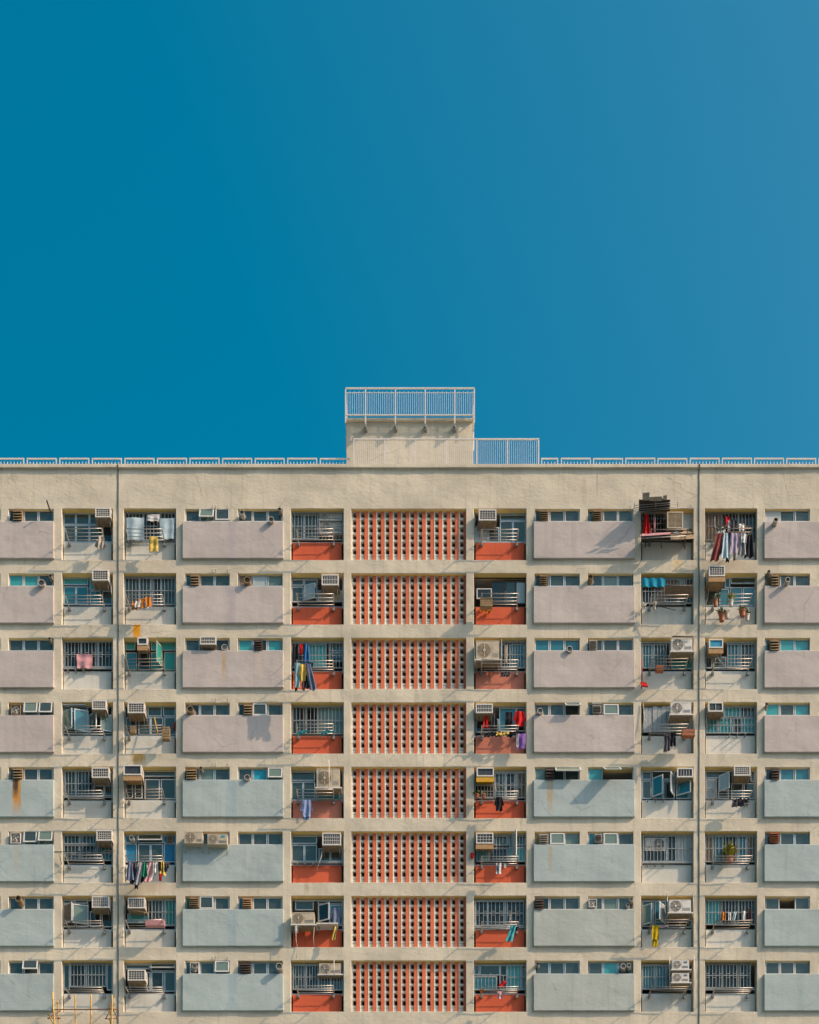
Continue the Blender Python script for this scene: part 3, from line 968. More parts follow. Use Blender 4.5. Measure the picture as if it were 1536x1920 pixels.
def ac_split(F, x0, y0, x1, y1, label, fan='L', yf=-0.22, depth=0.33, style='w', shelf=True, sticker=None, arms=True, frontm=None):
    """outdoor condenser: casing, fan guard, fan, side vents, shelf"""
    a, b = F.p(x0, y0, yf), F.p(x1, y1, yf)
    w, h = b.x - a.x, a.z - b.z
    yb = yf + depth
    cm = {'w': 'ac_white', 'c': 'ac_cream', 'g': 'ac_cream'}[style]
    root = empty('condenser_unit', ((a.x + b.x) / 2, yb, b.z), label, 'air conditioner', 'outdoor condenser units')
    r = min(h * .44, w * .30)
    cx = a.x + r + w * .05 if fan == 'L' else b.x - r - w * .05
    cz_ = (a.z + b.z) / 2
    mb = MB()
    mb.box(a.x, b.x, yf, yb, b.z, a.z, cm)
    # service panel with slots
    px0, px1 = (cx + r * 1.12, b.x - .02) if fan == 'L' else (a.x + .02, cx - r * 1.12)
    mb.box(px0, px0 + .012, yf - .004, yf, b.z + .02, a.z - .02, 'bracket')
    for k in range(5):
        z = b.z + h * (.14 + .05 * k)
        mb.box(px0 + .03, px1 - .02, yf - .004, yf, z, z + .012, 'bracket')
    mb.box(a.x, b.x, yf - .006, yf, a.z - .03, a.z, cm)
    rel_build(mb, 'casing', root)
    mb = MB()
    fm = frontm or ('ac_fins' if style == 'g' else 'fan_dark')
    mb.disc((cx, yf - .004, cz_), r, fm, 24)
    for k in range(5):
        an = k * 1.2566 + random.random()
        p = [(cx + r * q * math.cos(an + e), yf - .007, cz_ + r * q * math.sin(an + e)) for q, e in ((.2, -.3), (.88, -.25), (.9, .42), (.2, .5))]
        mb.face(p, 'ac_fins' if style == 'g' else 'fan_wire')
    rel_build(mb, 'fan', root)
    mb = MB()
    for q in (1.0, .82, .64, .46):
        mb.ring((cx, yf - .022, cz_), r * q - .008, r * q + .006, cm if q == 1.0 else 'fan_wire', 24)
    for k in range(8):
        an = k * math.pi / 4
        u = Vector((math.cos(an), 0, math.sin(an)))
        c0 = Vector((cx, yf - .018, cz_))
        mb.tube([c0 + u * r * .15, c0 + u * r], .006, 'fan_wire', 4, False)
    mb.disc((cx, yf - .026, cz_), r * .2, cm, 14)
    rel_build(mb, 'fan_guard', root)
    if sticker:
        mb = MB()
        s0, s1 = px0 + (px1 - px0) * .3, px0 + (px1 - px0) * .8
        mb.box(s0, s1, yf - .007, yf - .001, a.z - h * .34, a.z - h * .16, sticker)
        rel_build(mb, 'sticker', root)
    if shelf:
        mb = MB()
        mb.box(a.x - .06, b.x + .1, yf - .04, yb + .05, b.z - .05, b.z - .004, 'ac_white')
        mb.box(a.x - .02, b.x + .06, yf + .02, yb + .03, b.z - .10, b.z - .055, 'tray')
        rel_build(mb, 'shelf', root)
    if arms:
        for x in (a.x + .03, b.x - .03):
            mb = MB()
            mb.box(x - .02, x + .02, yb - .01, yb + .10, b.z - .16, b.z - .104, 'bracket')
            mb.tube([(x, yf + .05, b.z - .11), (x, yb + .08, b.z - .32)], .016, 'bracket', 5)
            rel_build(mb, 'bracket', root)
    return root

def vent_fan(F, x0, y0, x1, y1, label, m='wood', yf=-0.10, slats=4, square=False, back='fan_dark'):
    a, b = F.p(x0, y0, yf), F.p(x1, y1, yf)
    root = empty('ventilation_fan', ((a.x + b.x) / 2, DS, b.z), label, 'ventilator', 'ventilators in the strip windows')
    mb = MB(); t = .025
    ring(mb, a.x, b.x, b.z, a.z, yf, t, m, .19)
    mb.box(a.x + t, b.x - t, yf + .09, yf + .11, b.z + t, a.z - t, back)
    rel_build(mb, 'housing', root)
    mb = MB()
    if square:
        c = Vector(((a.x + b.x) / 2, yf + .02, (a.z + b.z) / 2)); r = (b.x - a.x) * .40
        for q in (1, .66):
            mb.ring(c, r * q - .012, r * q, 'ac_white', 18)
        for k in range(4):
            an = k * 1.5708 + .4
            mb.slab([c + Vector((r * .15 * math.cos(an), 0, r * .15 * math.sin(an))), c + Vector((r * .9 * math.cos(an - .3), .01, r * .9 * math.sin(an - .3))),
                     c + Vector((r * .9 * math.cos(an + .35), .03, r * .9 * math.sin(an + .35))), c + Vector((r * .2 * math.cos(an + .8), .02, r * .2 * math.sin(an + .8)))], (0, 1, 0), .006, 'fan_wire')
        mb.disc(c, r * .22, 'ac_white', 12)
        rel_build(mb, 'fan', root)
    else:
        for k in range(slats):
            zt = a.z - t - (a.z - b.z - 2 * t) * k / slats
            zb_ = zt - (a.z - b.z - 2 * t) / slats * .80
            mb.slab([(a.x + t, yf - .05, zb_), (b.x - t, yf - .05, zb_), (b.x - t, yf + .03, zt), (a.x + t, yf + .03, zt)], (0, -.5, 1), .010, m)
        rel_build(mb, 'louvres', root)
    return root

def duct(F, x, y, label, r=14, out=0.32, m='pipe', dx=-.02, elbow=0.0, yb=DS):
    """round exhaust pipe: mouth seen at zoom pixel x, y"""
    R = r / ZK / S
    yf = yb - out
    c = F.p(x, y, yf)
    root = empty('exhaust_pipe', (c.x - dx, yb, c.z), label, 'exhaust pipe', 'exhaust pipes from the strip windows')
    mb = MB()
    s = Vector((c.x - dx, yb + .05, c.z + elbow * .3)); e = Vector((c.x, yf, c.z))
    mid = s.lerp(e, .6)
    N = 14
    pts = [s, mid, e]
    mb.tube(pts, R, m, N, cap=False)
    for k in range(3):
        q = s.lerp(e, .25 + .25 * k); q2 = s.lerp(e, .29 + .25 * k)
        mb.tube([q, q2], R * 1.08, m, N)
    mb.ring(e + Vector((0, -.002, 0)), R * .80, R * 1.06, m, N)
    rel_build(mb, 'tube', root)
    mb = MB()
    mb.tube([e + Vector((0, .004, 0)), s], R * .93, 'pipe_in', N, cap=False)
    mb.disc(e + Vector((0, .12, 0)), R * .9, 'pipe_in', N)
    rel_build(mb, 'mouth', root)
    mb = MB()
    mb.ring((s.x, yb - .03, s.z), R * .9, R * 1.45, 'bracket', N)
    rel_build(mb, 'collar', root)
    return root

# laundry rack: two hinged arms on wall brackets carrying four tubes
def rack_meshes(m, droop=0.0, seed=0):
    rnd = random.Random(seed)
    L = 1.62
    parts = {}
    armc = lambda x, dx: [(x, -.05, -.01), (x + dx * .3, -.13, .06), (x + dx * .6, -.30, .075 + droop * .3), (x + dx, -.86, .085 + droop)]
    for nm, x, dx in (('arm', 0.06, -.02), ('arm', L - .06, .02)):
        mb = MB()
        mb.tube(armc(x, dx), .023, m, 6)
        parts.setdefault('arm', []).append(mb)
        mb = MB()
        mb.box(x - .055, x + .055, -.10, .0, -.07, .05, 'bracket')
        mb.box(x - .03, x + .03, -.14, -.10, -.10, .0, 'bracket')
        parts.setdefault('bracket', []).append(mb)
    for k, (y, z) in enumerate(((-.84, .09 + droop), (-.62, .085 + droop * .7), (-.41, .085 + droop * .45), (-.21, .075 + droop * .15))):
        mb = MB()
        z += rnd.uniform(-.012, .012)
        e = .035 if k == 0 else 0
        sag = rnd.uniform(0, .02)
        mb.tube([(.04 - e * .5, y, z), (L * .5, y, z - sag), (L - .04 + e * .5, y, z)], .0145 if k else .017, m, 6)
        parts.setdefault('tube', []).append(mb)
    return parts
RACKS = []
for k, (m, dr) in enumerate((('steel', 0.0), ('steel_old', .03), ('steel', -.05))):
    RACKS.append((k, m, dr, [None]))
RACK_LOOK = ['bright steel', 'dull brownish', 'pale drooping']
RACKX = {'A': 50, 'B': 36, 'C': 48, 'D': 48, 'E': 52, 'F': 48}
def rack(c, i, var=None, dxz=0, seen=None):
    k = var if var is not None else random.randrange(3)
    _, m, dr, holder = RACKS[k]
    a, b = BAY[c]
    x = at(a + RACKX[c] / ZK + dxz / ZK, 0, .235).x
    z = at(0, T(i) + 68.5, .2).z
    lab = f'{RACK_LOOK[k]} laundry rack below the window in {BAYN[c]} from left, {FLOOR[i]}'
    if holder[0] is None:
        r = empty('laundry_rack', (x, .228, z), lab, 'laundry rack', 'laundry racks under the windows')
        for nm, lst in rack_meshes(m, dr, k).items():
            for mb in lst: mb.build(nm, r)
        holder[0] = r
    else:
        r = copy_thing(holder[0], (x, .228, z), lab)
    r.rotation_euler = (random.uniform(-.05, .06), random.uniform(-.01, .01), 0)
    return r

# ------------------------------------------------------------------ cloth
def cloth(F, kind, x0, y0, x1, y1, colour, label, d=-.3, th=.02, stripe=None, cat=None, name=None):
    a, b = F.p(x0, y0, d), F.p(x1, y1, d)
    x0, x1, z1, z0 = a.x, b.x, a.z, b.z
    w, h = x1 - x0, z1 - z0
    ph = random.random() * 40
    mb = MB()
    m = 'c_' + colour
    m2 = 'c_' + stripe if stripe else m
    def sheet(ol, orr, zt, zb, amp=.03, mm=m, yo=0.0, fz=1.5, nx=10, nz=12):
        """ol / orr: left and right edge as functions of t (0 top, 1 bottom)"""
        def pt(i, j, back):
            u, t = i / nx, j / nz
            x = ol(t) + (orr(t) - ol(t)) * u
            y = d + yo + amp * math.sin(u * fz * 6.283 + ph + t * 1.1) * (.35 + .8 * t) + .04 * noise.noise(Vector((u * 2 + ph, t * 2.6, 1)))
            z = zt + (zb - zt) * t + .015 * math.sin(u * 9 + ph) * t
            return (x, y + (th if back else 0), z)
        A = [[pt(i, j, 0) for j in range(nz + 1)] for i in range(nx + 1)]
        B = [[pt(i, j, 1) for j in range(nz + 1)] for i in range(nx + 1)]
        mb.grid(A, mm, True, True); mb.grid(B, mm)
        mb.grid([A[0], B[0]], mm, False); mb.grid([A[nx], B[nx]], mm, False)
        mb.grid([[r[nz] for r in A], [r[nz] for r in B]], mm, False); mb.grid([[r[0] for r in A], [r[0] for r in B]], mm, False)
    if kind == 'towel':
        k1, k2 = random.uniform(-.06, .06) * w, random.uniform(-.06, .06) * w
        sheet(lambda t: x0 + k1 * t, lambda t: x1 + k2 * t, z1, z0, .025)
    elif kind == 'lean':        # hangs from a line, hem dragged to the left
        s = w * .55
        sheet(lambda t: x0 + s * (1 - t), lambda t: x0 + s * (1 - t) * .9 + w * (.58 + .12 * t), z1, z0, .04, fz=1.6)
    elif kind == 'leanr':
        s = w * .5
        sheet(lambda t: x0 + s * t, lambda t: x0 + s * t * .9 + w * (.58 + .12 * t), z1, z0, .04, fz=1.6)
    elif kind == 'flare':
        sheet(lambda t: x0 + w * .28 * (1 - t) ** .8, lambda t: x1 - w * .28 * (1 - t) ** .8, z1, z0, .05, fz=1.8)
    elif kind == 'shirt':
        bw = .66
        xa, xb = x0 + w * (1 - bw) / 2, x1 - w * (1 - bw) / 2
        sheet(lambda t: xa + (.06 * w if t < .08 else 0), lambda t: xb - (.06 * w if t < .08 else 0), z1, z0, .03)
        sl = .62 * h
        sheet(lambda t: xa - (xa - x0) * t, lambda t: xa + w * .12 - (xa - x0) * t * .8, z1 - .01 * h, z1 - sl, .02, yo=.012, nx=5)
        sheet(lambda t: xb - w * .12 + (x1 - xb) * t * .8, lambda t: xb + (x1 - xb) * t, z1 - .01 * h, z1 - sl, .02, yo=.012, nx=5)
    elif kind == 'trousers':
        xm = (x0 + x1) / 2
        sheet(lambda t: x0 + .12 * w - .12 * w * t, lambda t: xm + .02 * w - .04 * w * t, z1, z0, .02, nx=6, fz=1)
        sheet(lambda t: xm - .02 * w + .05 * w * t, lambda t: x1 - .12 * w + .06 * w * t, z1, z0 + .06 * h, .02, nx=6, fz=1, yo=.008)
        sheet(lambda t: x0 + .10 * w, lambda t: x1 - .10 * w, z1 + .01, z1 - .18 * h, .008, nx=6, fz=1, yo=-.006)
    elif kind == 'bundle':      # rumpled heap over a rail
        k = max(3, int(w / .14))
        for q in range(k):
            xa = x0 + w * (q - .25) / k; xb = x0 + w * (q + 1.3) / k
            zt = z1 - random.uniform(0, .35) * h; zb = z0 + random.uniform(0, .45) * h
            sheet(lambda t, xa=xa: xa + .02 * math.sin(t * 5 + q), lambda t, xb=xb: xb + .02 * math.sin(t * 4 + q), zt, zb, .035, m if q % 2 else m2, yo=random.uniform(-.07, .07), nx=6, nz=8, fz=1.3)
    o = mb.build(name or {'towel': 'towel', 'shirt': 'shirt', 'trousers': 'trousers', 'bundle': 'laundry_bundle'}.get(kind, 'garment'), loc=((x0 + x1) / 2, d, z0), rel=((x0 + x1) / 2, d, z0))
    tag(o, label, cat or 'laundry', 'laundry hanging on the facade')
    return o

def stick(F, pts, r, m, label, name, cat, d=-.2):
    P = [F.p(q[0], q[1], q[2] if len(q) > 2 else d) for q in pts]
    mb = MB(); mb.tube(P, r, m, 7)
    o = mb.build(name, loc=tuple(P[-1]), rel=tuple(P[-1]))
    return tag(o, label, cat)

def plant(F, x0, y0, x1, y1, potx0, poty0, potx1, poty1, label, leaf='leaf', potm='terracotta', d=-.2, n=26, name='potted_plant', cat='plant', hang=False, lw=1.6, up=1.0):
    a, b = F.p(x0, y0, d), F.p(x1, y1, d)
    p, q = F.p(potx0, poty0, d), F.p(potx1, poty1, d)
    root = empty(name, ((p.x + q.x) / 2, d, q.z), label, cat, 'potted plants on the racks')
    cxp, r = (p.x + q.x) / 2, (q.x - p.x) / 2
    mb = MB(); N = 14
    prof = [(q.z, r * .68), (p.z - .03, r * .92), (p.z - .03, r * 1.06), (p.z, r * 1.06), (p.z - .01, r * .86)]
    for (za, ra), (zb_, rb) in zip(prof, prof[1:]):
        for k in range(N):
            t0, t1 = 6.2832 * k / N, 6.2832 * (k + 1) / N
            mb.face([(cxp + ra * math.cos(t0), d + ra * math.sin(t0), za), (cxp + ra * math.cos(t1), d + ra * math.sin(t1), za),
                     (cxp + rb * math.cos(t1), d + rb * math.sin(t1), zb_), (cxp + rb * math.cos(t0), d + rb * math.sin(t0), zb_)], potm, True)
    mb.face([(cxp + r * .86 * math.cos(6.2832 * k / N), d + r * .86 * math.sin(6.2832 * k / N), p.z - .015) for k in range(N)], 'darkwood')
    mb.face([(cxp + r * .68 * math.cos(6.2832 * k / N), d + r * .68 * math.sin(6.2832 * k / N), q.z) for k in range(N)], potm)
    rel_build(mb, 'pot', root)
    mb = MB()
    W, H = (b.x - a.x) / 2, a.z - p.z
    for k in range(n):
        an = random.random() * 6.283; u = Vector((math.cos(an), math.sin(an), 0))
        reach = W * random.uniform(.3, 1.0) * up; hh = max(.05, H) * random.uniform(.45, 1.0)
        s = Vector((cxp, d, p.z - .02)) + u * r * .4
        wd = random.uniform(.012, .022) * lw; sd_ = Vector((-u.y, u.x, 0)) * wd
        m1 = s + u * reach * .45 + Vector((0, 0, hh * .75)); e = s + u * reach + Vector((0, 0, hh * random.uniform(.55, 1.1)))
        mb.face([s - sd_ * .4, s + sd_ * .4, m1 + sd_, m1 - sd_], leaf); mb.face([m1 - sd_, m1 + sd_, e + sd_ * .2, e - sd_ * .2], leaf)
        if k % 2:
            c_ = m1 + Vector((random.uniform(-.03, .03), random.uniform(-.03, .03), 0))
            mb.face([c_ - sd_ * 1.6, c_ + u * .05, c_ + sd_ * 1.6, c_ + Vector((0, 0, .07))], leaf)
    rel_build(mb, 'foliage', root)
    if hang:
        mb = MB()
        top = Vector((cxp, d, p.z + .34))
        for k in range(3):
            t0 = 2.094 * k
            mb.tube([(cxp + r * math.cos(t0), d + r * math.sin(t0), p.z), top], .005, 'bracket', 4)
        rel_build(mb, 'hanger', root)
    return root

def basket(F, x0, y0, x1, y1, m, label, d=-.25, name='basket', slats=4):
    a, b = F.p(x0, y0, d), F.p(x1, y1, d)
    root = empty(name, ((a.x + b.x) / 2, d, b.z), label, name.replace('_', ' '))
    dep = .24
    mb = MB()
    for k in range(slats):
        z = b.z + (a.z - b.z) * k / slats
        z2 = z + (a.z - b.z) / slats * .72
        mb.box(a.x, b.x, d - dep / 2, d - dep / 2 + .014, z, z2, m); mb.box(a.x, b.x, d + dep / 2 - .014, d + dep / 2, z, z2, m)
        mb.box(a.x - .001, a.x + .014, d - dep / 2 + .016, d + dep / 2 - .016, z, z2, m); mb.box(b.x - .014, b.x + .001, d - dep / 2 + .016, d + dep / 2 - .016, z, z2, m)
    for x in (a.x + .02, b.x - .04):
        for y in (d - dep / 2 + .015, d + dep / 2 - .035): mb.box(x, x + .02, y, y + .02, b.z, a.z + .004, m)
    rel_build(mb, 'sides', root)
    mb = MB(); mb.box(a.x + .015, b.x - .015, d - dep / 2 + .015, d + dep / 2 - .015, b.z + .004, b.z + .02, m)
    rel_build(mb, 'base', root)
    return root
def B_(c, i): return f'{BAYN[c]} from left, {FLOOR[i]}'
def S_(c, i): return f'{STRN[c]}, {FLOOR[i]}'

# ================================================================== bay windows, floor by floor (zoom pixels)
# ---- top floor
o, F = bay_window('A', 0, [(470,443,560,527,'d'),(561,443,660,527,'d'),(661,443,755,527,'d'),(470,530,560,657,'d'),(561,530,660,657,'d'),(661,530,757,657,'d'),(758,530,834,657,'D')])
grille(o, F, 485, 540, 745, 652, 9, d=.34, fancy=True)
ac_box(F, 703, 401, 818, 470, 'white box air conditioner with dark grid, ' + B_('A', 0)); rack('A', 0, 0)
cloth(F, 'bundle', 708, 608, 776, 728, 'beige', 'grey beige rumpled cloth on rack, ' + B_('A', 0), d=-.35, stripe='grey')
stick(F, [(345, 345, -.5), (372, 430, -.05)], .03, 'darkwood', 'dark stub pole jutting out above the leftmost strip window, top floor', 'pole', 'pole')
o, F = bay_window('B', 0, [(925,440,1060,652,'d'),(1061,440,1180,652,'D'),(1181,440,1296,652,'d')])
grille(o, F, 925, 440, 1296, 640, 14)
cloth(F, 'towel', 934, 474, 1062, 640, 'pale_blue', 'wide pale blue sheet drying behind bars, ' + B_('B', 0), d=.03)
cloth(F, 'towel', 1182, 480, 1290, 632, 'pale_blue', 'pale blue frilled sheet at right behind bars, ' + B_('B', 0), d=.06)
cloth(F, 'towel', 1090, 452, 1180, 500, 'white', 'short white cloth under the lintel, ' + B_('B', 0), d=.05)
rack('B', 0, 0, seen=1)
cloth(F, 'towel', 1101, 616, 1168, 722, 'yellow', 'yellow orange towel hung over rack, ' + B_('B', 0), d=-.38)
o, F = bay_window('C', 0, [(660,452,748,632,'d'),(749,452,852,632,'d')])
curtain(o, F, 664, 470, 745, 625, 'c_aqua')
grille(o, F, 655, 440, 1036, 640, 15)
grille(o, F, 862, 495, 1036, 586, 1, d=.13, mids=(), r=.018)
ac_split(F, 866, 446, 1030, 500, 'upper of two condensers behind bars, ' + B_('C', 0), yf=.25, shelf=False, arms=False)
ac_split(F, 866, 512, 1030, 592, 'lower of two condensers behind bars, ' + B_('C', 0), yf=.25, shelf=True, arms=False)
rack('C', 0, 0)
o, F = bay_window('D', 0, [(660,452,852,497,'d'),(660,500,756,658,'d'),(757,500,852,658,'d'),(575,545,655,658,'d'),(474,548,572,658,'w')])
grille(o, F, 672, 512, 842, 655, 6, d=.34, fancy=True)
curtain(o, F, 800, 505, 848, 655, 'c_white', d=.40)
ac_box(F, 504, 413, 634, 494, 'white box air conditioner with open grid, ' + B_('D', 0)); rack('D', 0, 0)
stick(F, [(515, 512, .1), (490, 540, .0), (466, 575, -.05), (470, 660, .15)], .014, 'lead', 'pale drain hose curling onto the pier, ' + B_('D', 0), 'drain_hose', 'hose')
o, F = bay_window('E', 0, [(225,440,320,600,'D'),(321,440,410,600,'D'),(520,410,608,560,'w')], 'alu_green')
grille(o, F, 228, 440, 412, 600, 8, m='bars_dark')
root = empty('metal_canopy', tuple(F.p(320, 435, .2)), 'dark rusty canopy of loose sheets on rails, ' + B_('E', 0), 'canopy')
P0 = lambda x, y, d: F.p(x, y, d)
mb = MB()
for (xa, xb, ya, yb_, da) in ((205,262,345,430,-.75),(258,300,332,430,-.80),(296,350,345,430,-.78),(346,392,338,430,-.74),(388,436,345,430,-.70)):
    mb.slab([P0(xa,yb_,.05), P0(xb,yb_,.05), P0(xb,ya,da), P0(xa,ya,da)], (0,-.3,1), .02, 'darkwood')
rel_build(mb, 'sheet', root)
mb = MB()
for (xa, xb, ya, yb_, da) in ((232,284,292,348,-.95),(286,378,322,352,-.9),(384,412,312,345,-.88)):
    mb.slab([P0(xa,yb_,-.78), P0(xb,yb_,-.78), P0(xb,ya,da), P0(xa,ya+4,da)], (0,-.6,1), .02, 'steel_old')
rel_build(mb, 'loose_board', root)
mb = MB()
for (xa,ya,da,xb,yb_,db) in ((145,435,-.2,585,398,-.2),(165,405,-.45,490,372,-.45),(172,385,-.6,495,360,-.6),(160,420,-.3,540,392,-.3),(490,345,-.6,492,400,-.4),(330,360,-.7,330,420,-.3),(172,365,-.6,172,405,-.4),(140,385,-.5,140,435,-.15),(585,380,-.3,612,420,.0)):
    mb.tube([P0(xa,ya,da), P0(xb,yb_,db)], .013, 'bars', 5)
rel_build(mb, 'rail', root)
cloth(F, 'flare', 230, 450, 294, 594, 'red', 'bright red hanging garment under dark canopy, ' + B_('E', 0), d=-.2, name='garment')
cloth(F, 'towel', 314, 470, 330, 582, 'pink', 'narrow red and pink cloth under canopy, ' + B_('E', 0), d=-.1)
ac_box(F, 414, 430, 532, 552, 'large cream air conditioner under dark canopy, ' + B_('E', 0), style='c', yf=-.25, nx=2, ny=12)
rack('E', 0, 1)
root = empty('drying_platform', tuple(F.p(390, 640, .2)), 'wide dark shelf with pale plank and poles, ' + B_('E', 0), 'platform')
mb = MB()
mb.slab([P0(225,612,-.62), P0(440,598,-.62), P0(440,588,-.45), P0(225,600,-.45)], (0,0,1), .03, 'c_pink')
rel_build(mb, 'plank', root)
mb = MB()
mb.slab([P0(222,660,.2), P0(612,650,.2), P0(612,590,-.1), P0(222,640,-.5)], (0,0,1), .03, 'darkwood')
mb.slab([P0(440,640,-.5), P0(612,630,-.3), P0(612,575,.15), P0(440,570,.15)], (0,0,1), .02, 'tray')
rel_build(mb, 'board', root)
mb = MB()
mb.tube([P0(222,628,-.66), P0(555,610,-.66)], .018, 'steel', 6); mb.tube([P0(370,610,-.6), P0(370,700,.15)], .02, 'darkwood', 6)
mb.tube([P0(255,690,.1), P0(250,610,-.6)], .02, 'darkwood', 6); mb.tube([P0(545,710,.1), P0(548,600,-.6)], .02, 'darkwood', 6)
rel_build(mb, 'pole', root)
cloth(F, 'bundle', 462, 583, 500, 604, 'white', 'small white rag lying on shelf, ' + B_('E', 0), d=-.5)
o, F = bay_window('F', 0, [(695,440,815,650,'n'),(816,440,940,650,'D'),(941,440,1072,650,'D')], 'alu_green')
grille(o, F, 695, 440, 1066, 640, 15, m='bars_dark')
stick(F, [(765, 470, -.25), (765, 540, -.25), (790, 560, -.25), (830, 545, -.25)], .012, 'bars', 'bent wire hoop hanging before the bars, ' + B_('F', 0), 'wire_hoop', 'wire')
rack('F', 0, 1)
for kd, x0, y0, x1, y1, c_, lb, dd in (
    ('lean', 730, 590, 822, 792, 'maroon', 'maroon garment at left end of rack', -.72), ('bundle', 783, 558, 838, 605, 'white', 'fluffy white hat on rack', -.6),
    ('flare', 782, 592, 846, 748, 'slate', 'slate blue garment on rack', -.66), ('flare', 812, 588, 882, 772, 'pale_blue', 'pale blue shirt leaning left on rack', -.74),
    ('lean', 845, 600, 884, 800, 'navy', 'long navy garment on rack', -.5), ('shirt', 872, 588, 945, 735, 'lavender', 'lavender shirt in middle of rack', -.74),
    ('lean', 900, 610, 925, 792, 'beige', 'thin greyish strap on rack', -.5), ('flare', 936, 588, 1000, 752, 'grey', 'grey top on rack', -.7), ('flare', 912, 592, 960, 700, 'lavender', 'second lavender garment beside lavender shirt', -.66), ('towel', 962, 592, 1002, 660, 'white', 'white sleeve end over grey top', -.76),
    ('towel', 992, 598, 1016, 668, 'yellow', 'yellow cloth on rack', -.6), ('flare', 984, 600, 1062, 770, 'black', 'black wide skirt at right end of rack', -.66),
    ('towel', 842, 468, 874, 530, 'red', 'red and white cloth high on bars', .02), ('towel', 860, 500, 878, 575, 'white', 'white strip hanging below red cloth', .0),
    ('towel', 945, 520, 985, 570, 'white', 'white shirt hanging inside bars', .08), ('towel', 885, 490, 925, 580, 'charcoal', 'charcoal garment hanging inside bars', .08)):
    cloth(F, kd, x0, y0, x1, y1, c_, lb + ', ' + B_('F', 0), d=dd)
# ---- second floor
o, F = bay_window('A', 1, [(470,918,652,972,'t'),(470,983,562,1117,'b'),(563,983,652,1117,'b'),(664,1012,745,1117,'b'),(755,1012,830,1117,'d'),(662,918,745,1008,'t')])
grille(o, F, 575, 995, 825, 1110, 6, d=.34, fancy=True)
ac_box(F, 681, 858, 802, 938, 'white box air conditioner with fine grid, ' + B_('A', 1)); rack('A', 1, 0)
stick(F, [(820, 950, .1), (822, 1020, -.02), (830, 1080, .1)], .012, 'lead', 'brown drain hose beside air conditioner, ' + B_('A', 1), 'drain_hose', 'hose')
o, F = bay_window('B', 1, [(925,918,1030,1120,'d'),(1031,918,1120,1120,'d'),(1121,918,1190,1120,'D'),(1191,918,1296,1120,'d')])
curtain(o, F, 930, 925, 1115, 1115, 'c_white'); curtain(o, F, 1200, 925, 1296, 1115, 'c_pale_blue')
grille(o, F, 925, 915, 1296, 1115, 14); rack('B', 1, 2)
cloth(F, 'bundle', 980, 1066, 1112, 1166, 'white', 'white and orange laundry heaped on rack, ' + B_('B', 1), d=-.4, stripe='orange')
o, F = bay_window('C', 1, [(658,930,746,976,'d'),(750,930,848,976,'d'),(658,985,746,1098,'d'),(852,1012,944,1096,'e'),(948,1012,1036,1096,'e'),(750,985,848,1098,'D')])
sash(o, F, 752, 980, 1092, 1, 18, 'f', wm=.5); curtain(o, F, 700, 990, 740, 1090, 'c_tarp_blue')
ac_box(F, 879, 893, 1005, 972, 'cream edged air conditioner with vertical grid, ' + B_('C', 1), nx=9, ny=2); rack('C', 1, 0)
o, F = bay_window('D', 1, [(600,945,700,1110,'D'),(701,945,775,1110,'d'),(776,945,850,1112,'f')], 'joint')
o2, F = bay_window('D', 1, [(488,997,600,1072,'D')], 'alu_white', outer=False, d=.12)
curtain(o, F, 705, 950, 760, 1062, 'c_pale_blue')
rack('D', 1, 0)
basket(F, 514, 1072, 604, 1140, 'wood', 'brown slatted crate sitting on rack, ' + B_('D', 1), d=-.42, name='crate')
cloth(F, 'bundle', 515, 1150, 590, 1185, 'orange', 'orange rag draped under rack bracket, ' + B_('D', 1), d=.1)
o, F = bay_window('E', 1, [(228,985,320,1108,'D'),(400,925,490,975,'n'),(495,925,555,975,'w'),(321,985,400,1108,'n'),(401,1060,500,1108,'D'),(501,1060,606,1108,'D')], 'alu_green')
grille(o, F, 228, 930, 604, 1110, 16, m='bars')
root = empty('blue_tarpaulin', tuple(F.p(315, 920, .1)), 'bright blue tarpaulin sheet under the lintel, ' + B_('E', 1), 'tarpaulin')
curtain(root, F, 226, 920, 402, 986, 'c_tarp_blue', d=.08, folds=3, name='sheet')
for ch in root.children: ch.matrix_parent_inverse = Matrix.Translation(-root.location)
root = empty('board_canopy', tuple(F.p(500, 970, .1)), 'dark brown board canopy above rack, ' + B_('E', 1), 'canopy')
P0 = lambda x, y, d: F.p(x, y, d)
mb = MB(); mb.slab([P0(395,1065,.12), P0(606,1068,.12), P0(606,975,-.32), P0(395,980,-.32)], (0,-.5,1), .03, 'n'); rel_build(mb, 'board', root)
mb = MB(); mb.tube([P0(395,980,-.34), P0(606,975,-.34)], .018, 'bars_dark', 6); rel_build(mb, 'edge_bar', root)
rack('E', 1, 0)
cloth(F, 'towel', 312, 1094, 342, 1152, 'beige', 'pair of beige socks on rack, ' + B_('E', 1), d=-.3)
cloth(F, 'bundle', 224, 1090, 258, 1140, 'white', 'whitish rag at left rack end, ' + B_('E', 1), d=-.2)
stick(F, [(335, 1125, -.3), (480, 1158, -.5)], .016, 'darkwood', 'dark stick lying across rack, ' + B_('E', 1), 'stick', 'stick')
o, F = bay_window('F', 1, [(840,920,880,995,'b'),(884,915,1070,962,'d'),(800,1000,872,1128,'b'),(880,988,970,1128,'b'),(975,988,1062,1128,'b'),(698,1000,790,1128,'d')])
ac_box(F, 722, 828, 842, 906, 'white air conditioner jutting far out over plants, ' + B_('F', 1), yf=-.62, tray='cardboard'); rack('F', 1, 0)
stick(F, [(725, 985, .0), (712, 1070, -.05), (700, 1128, .15)], .012, 'lead', 'yellowish hose under air conditioner, ' + B_('F', 1), 'drain_hose', 'hose')
plant(F, 735, 1025, 802, 1100, 752, 1085, 788, 1130, 'dry brownish plant at left of rack, ' + B_('F', 1), 'leaf', 'terracotta', d=-.35)
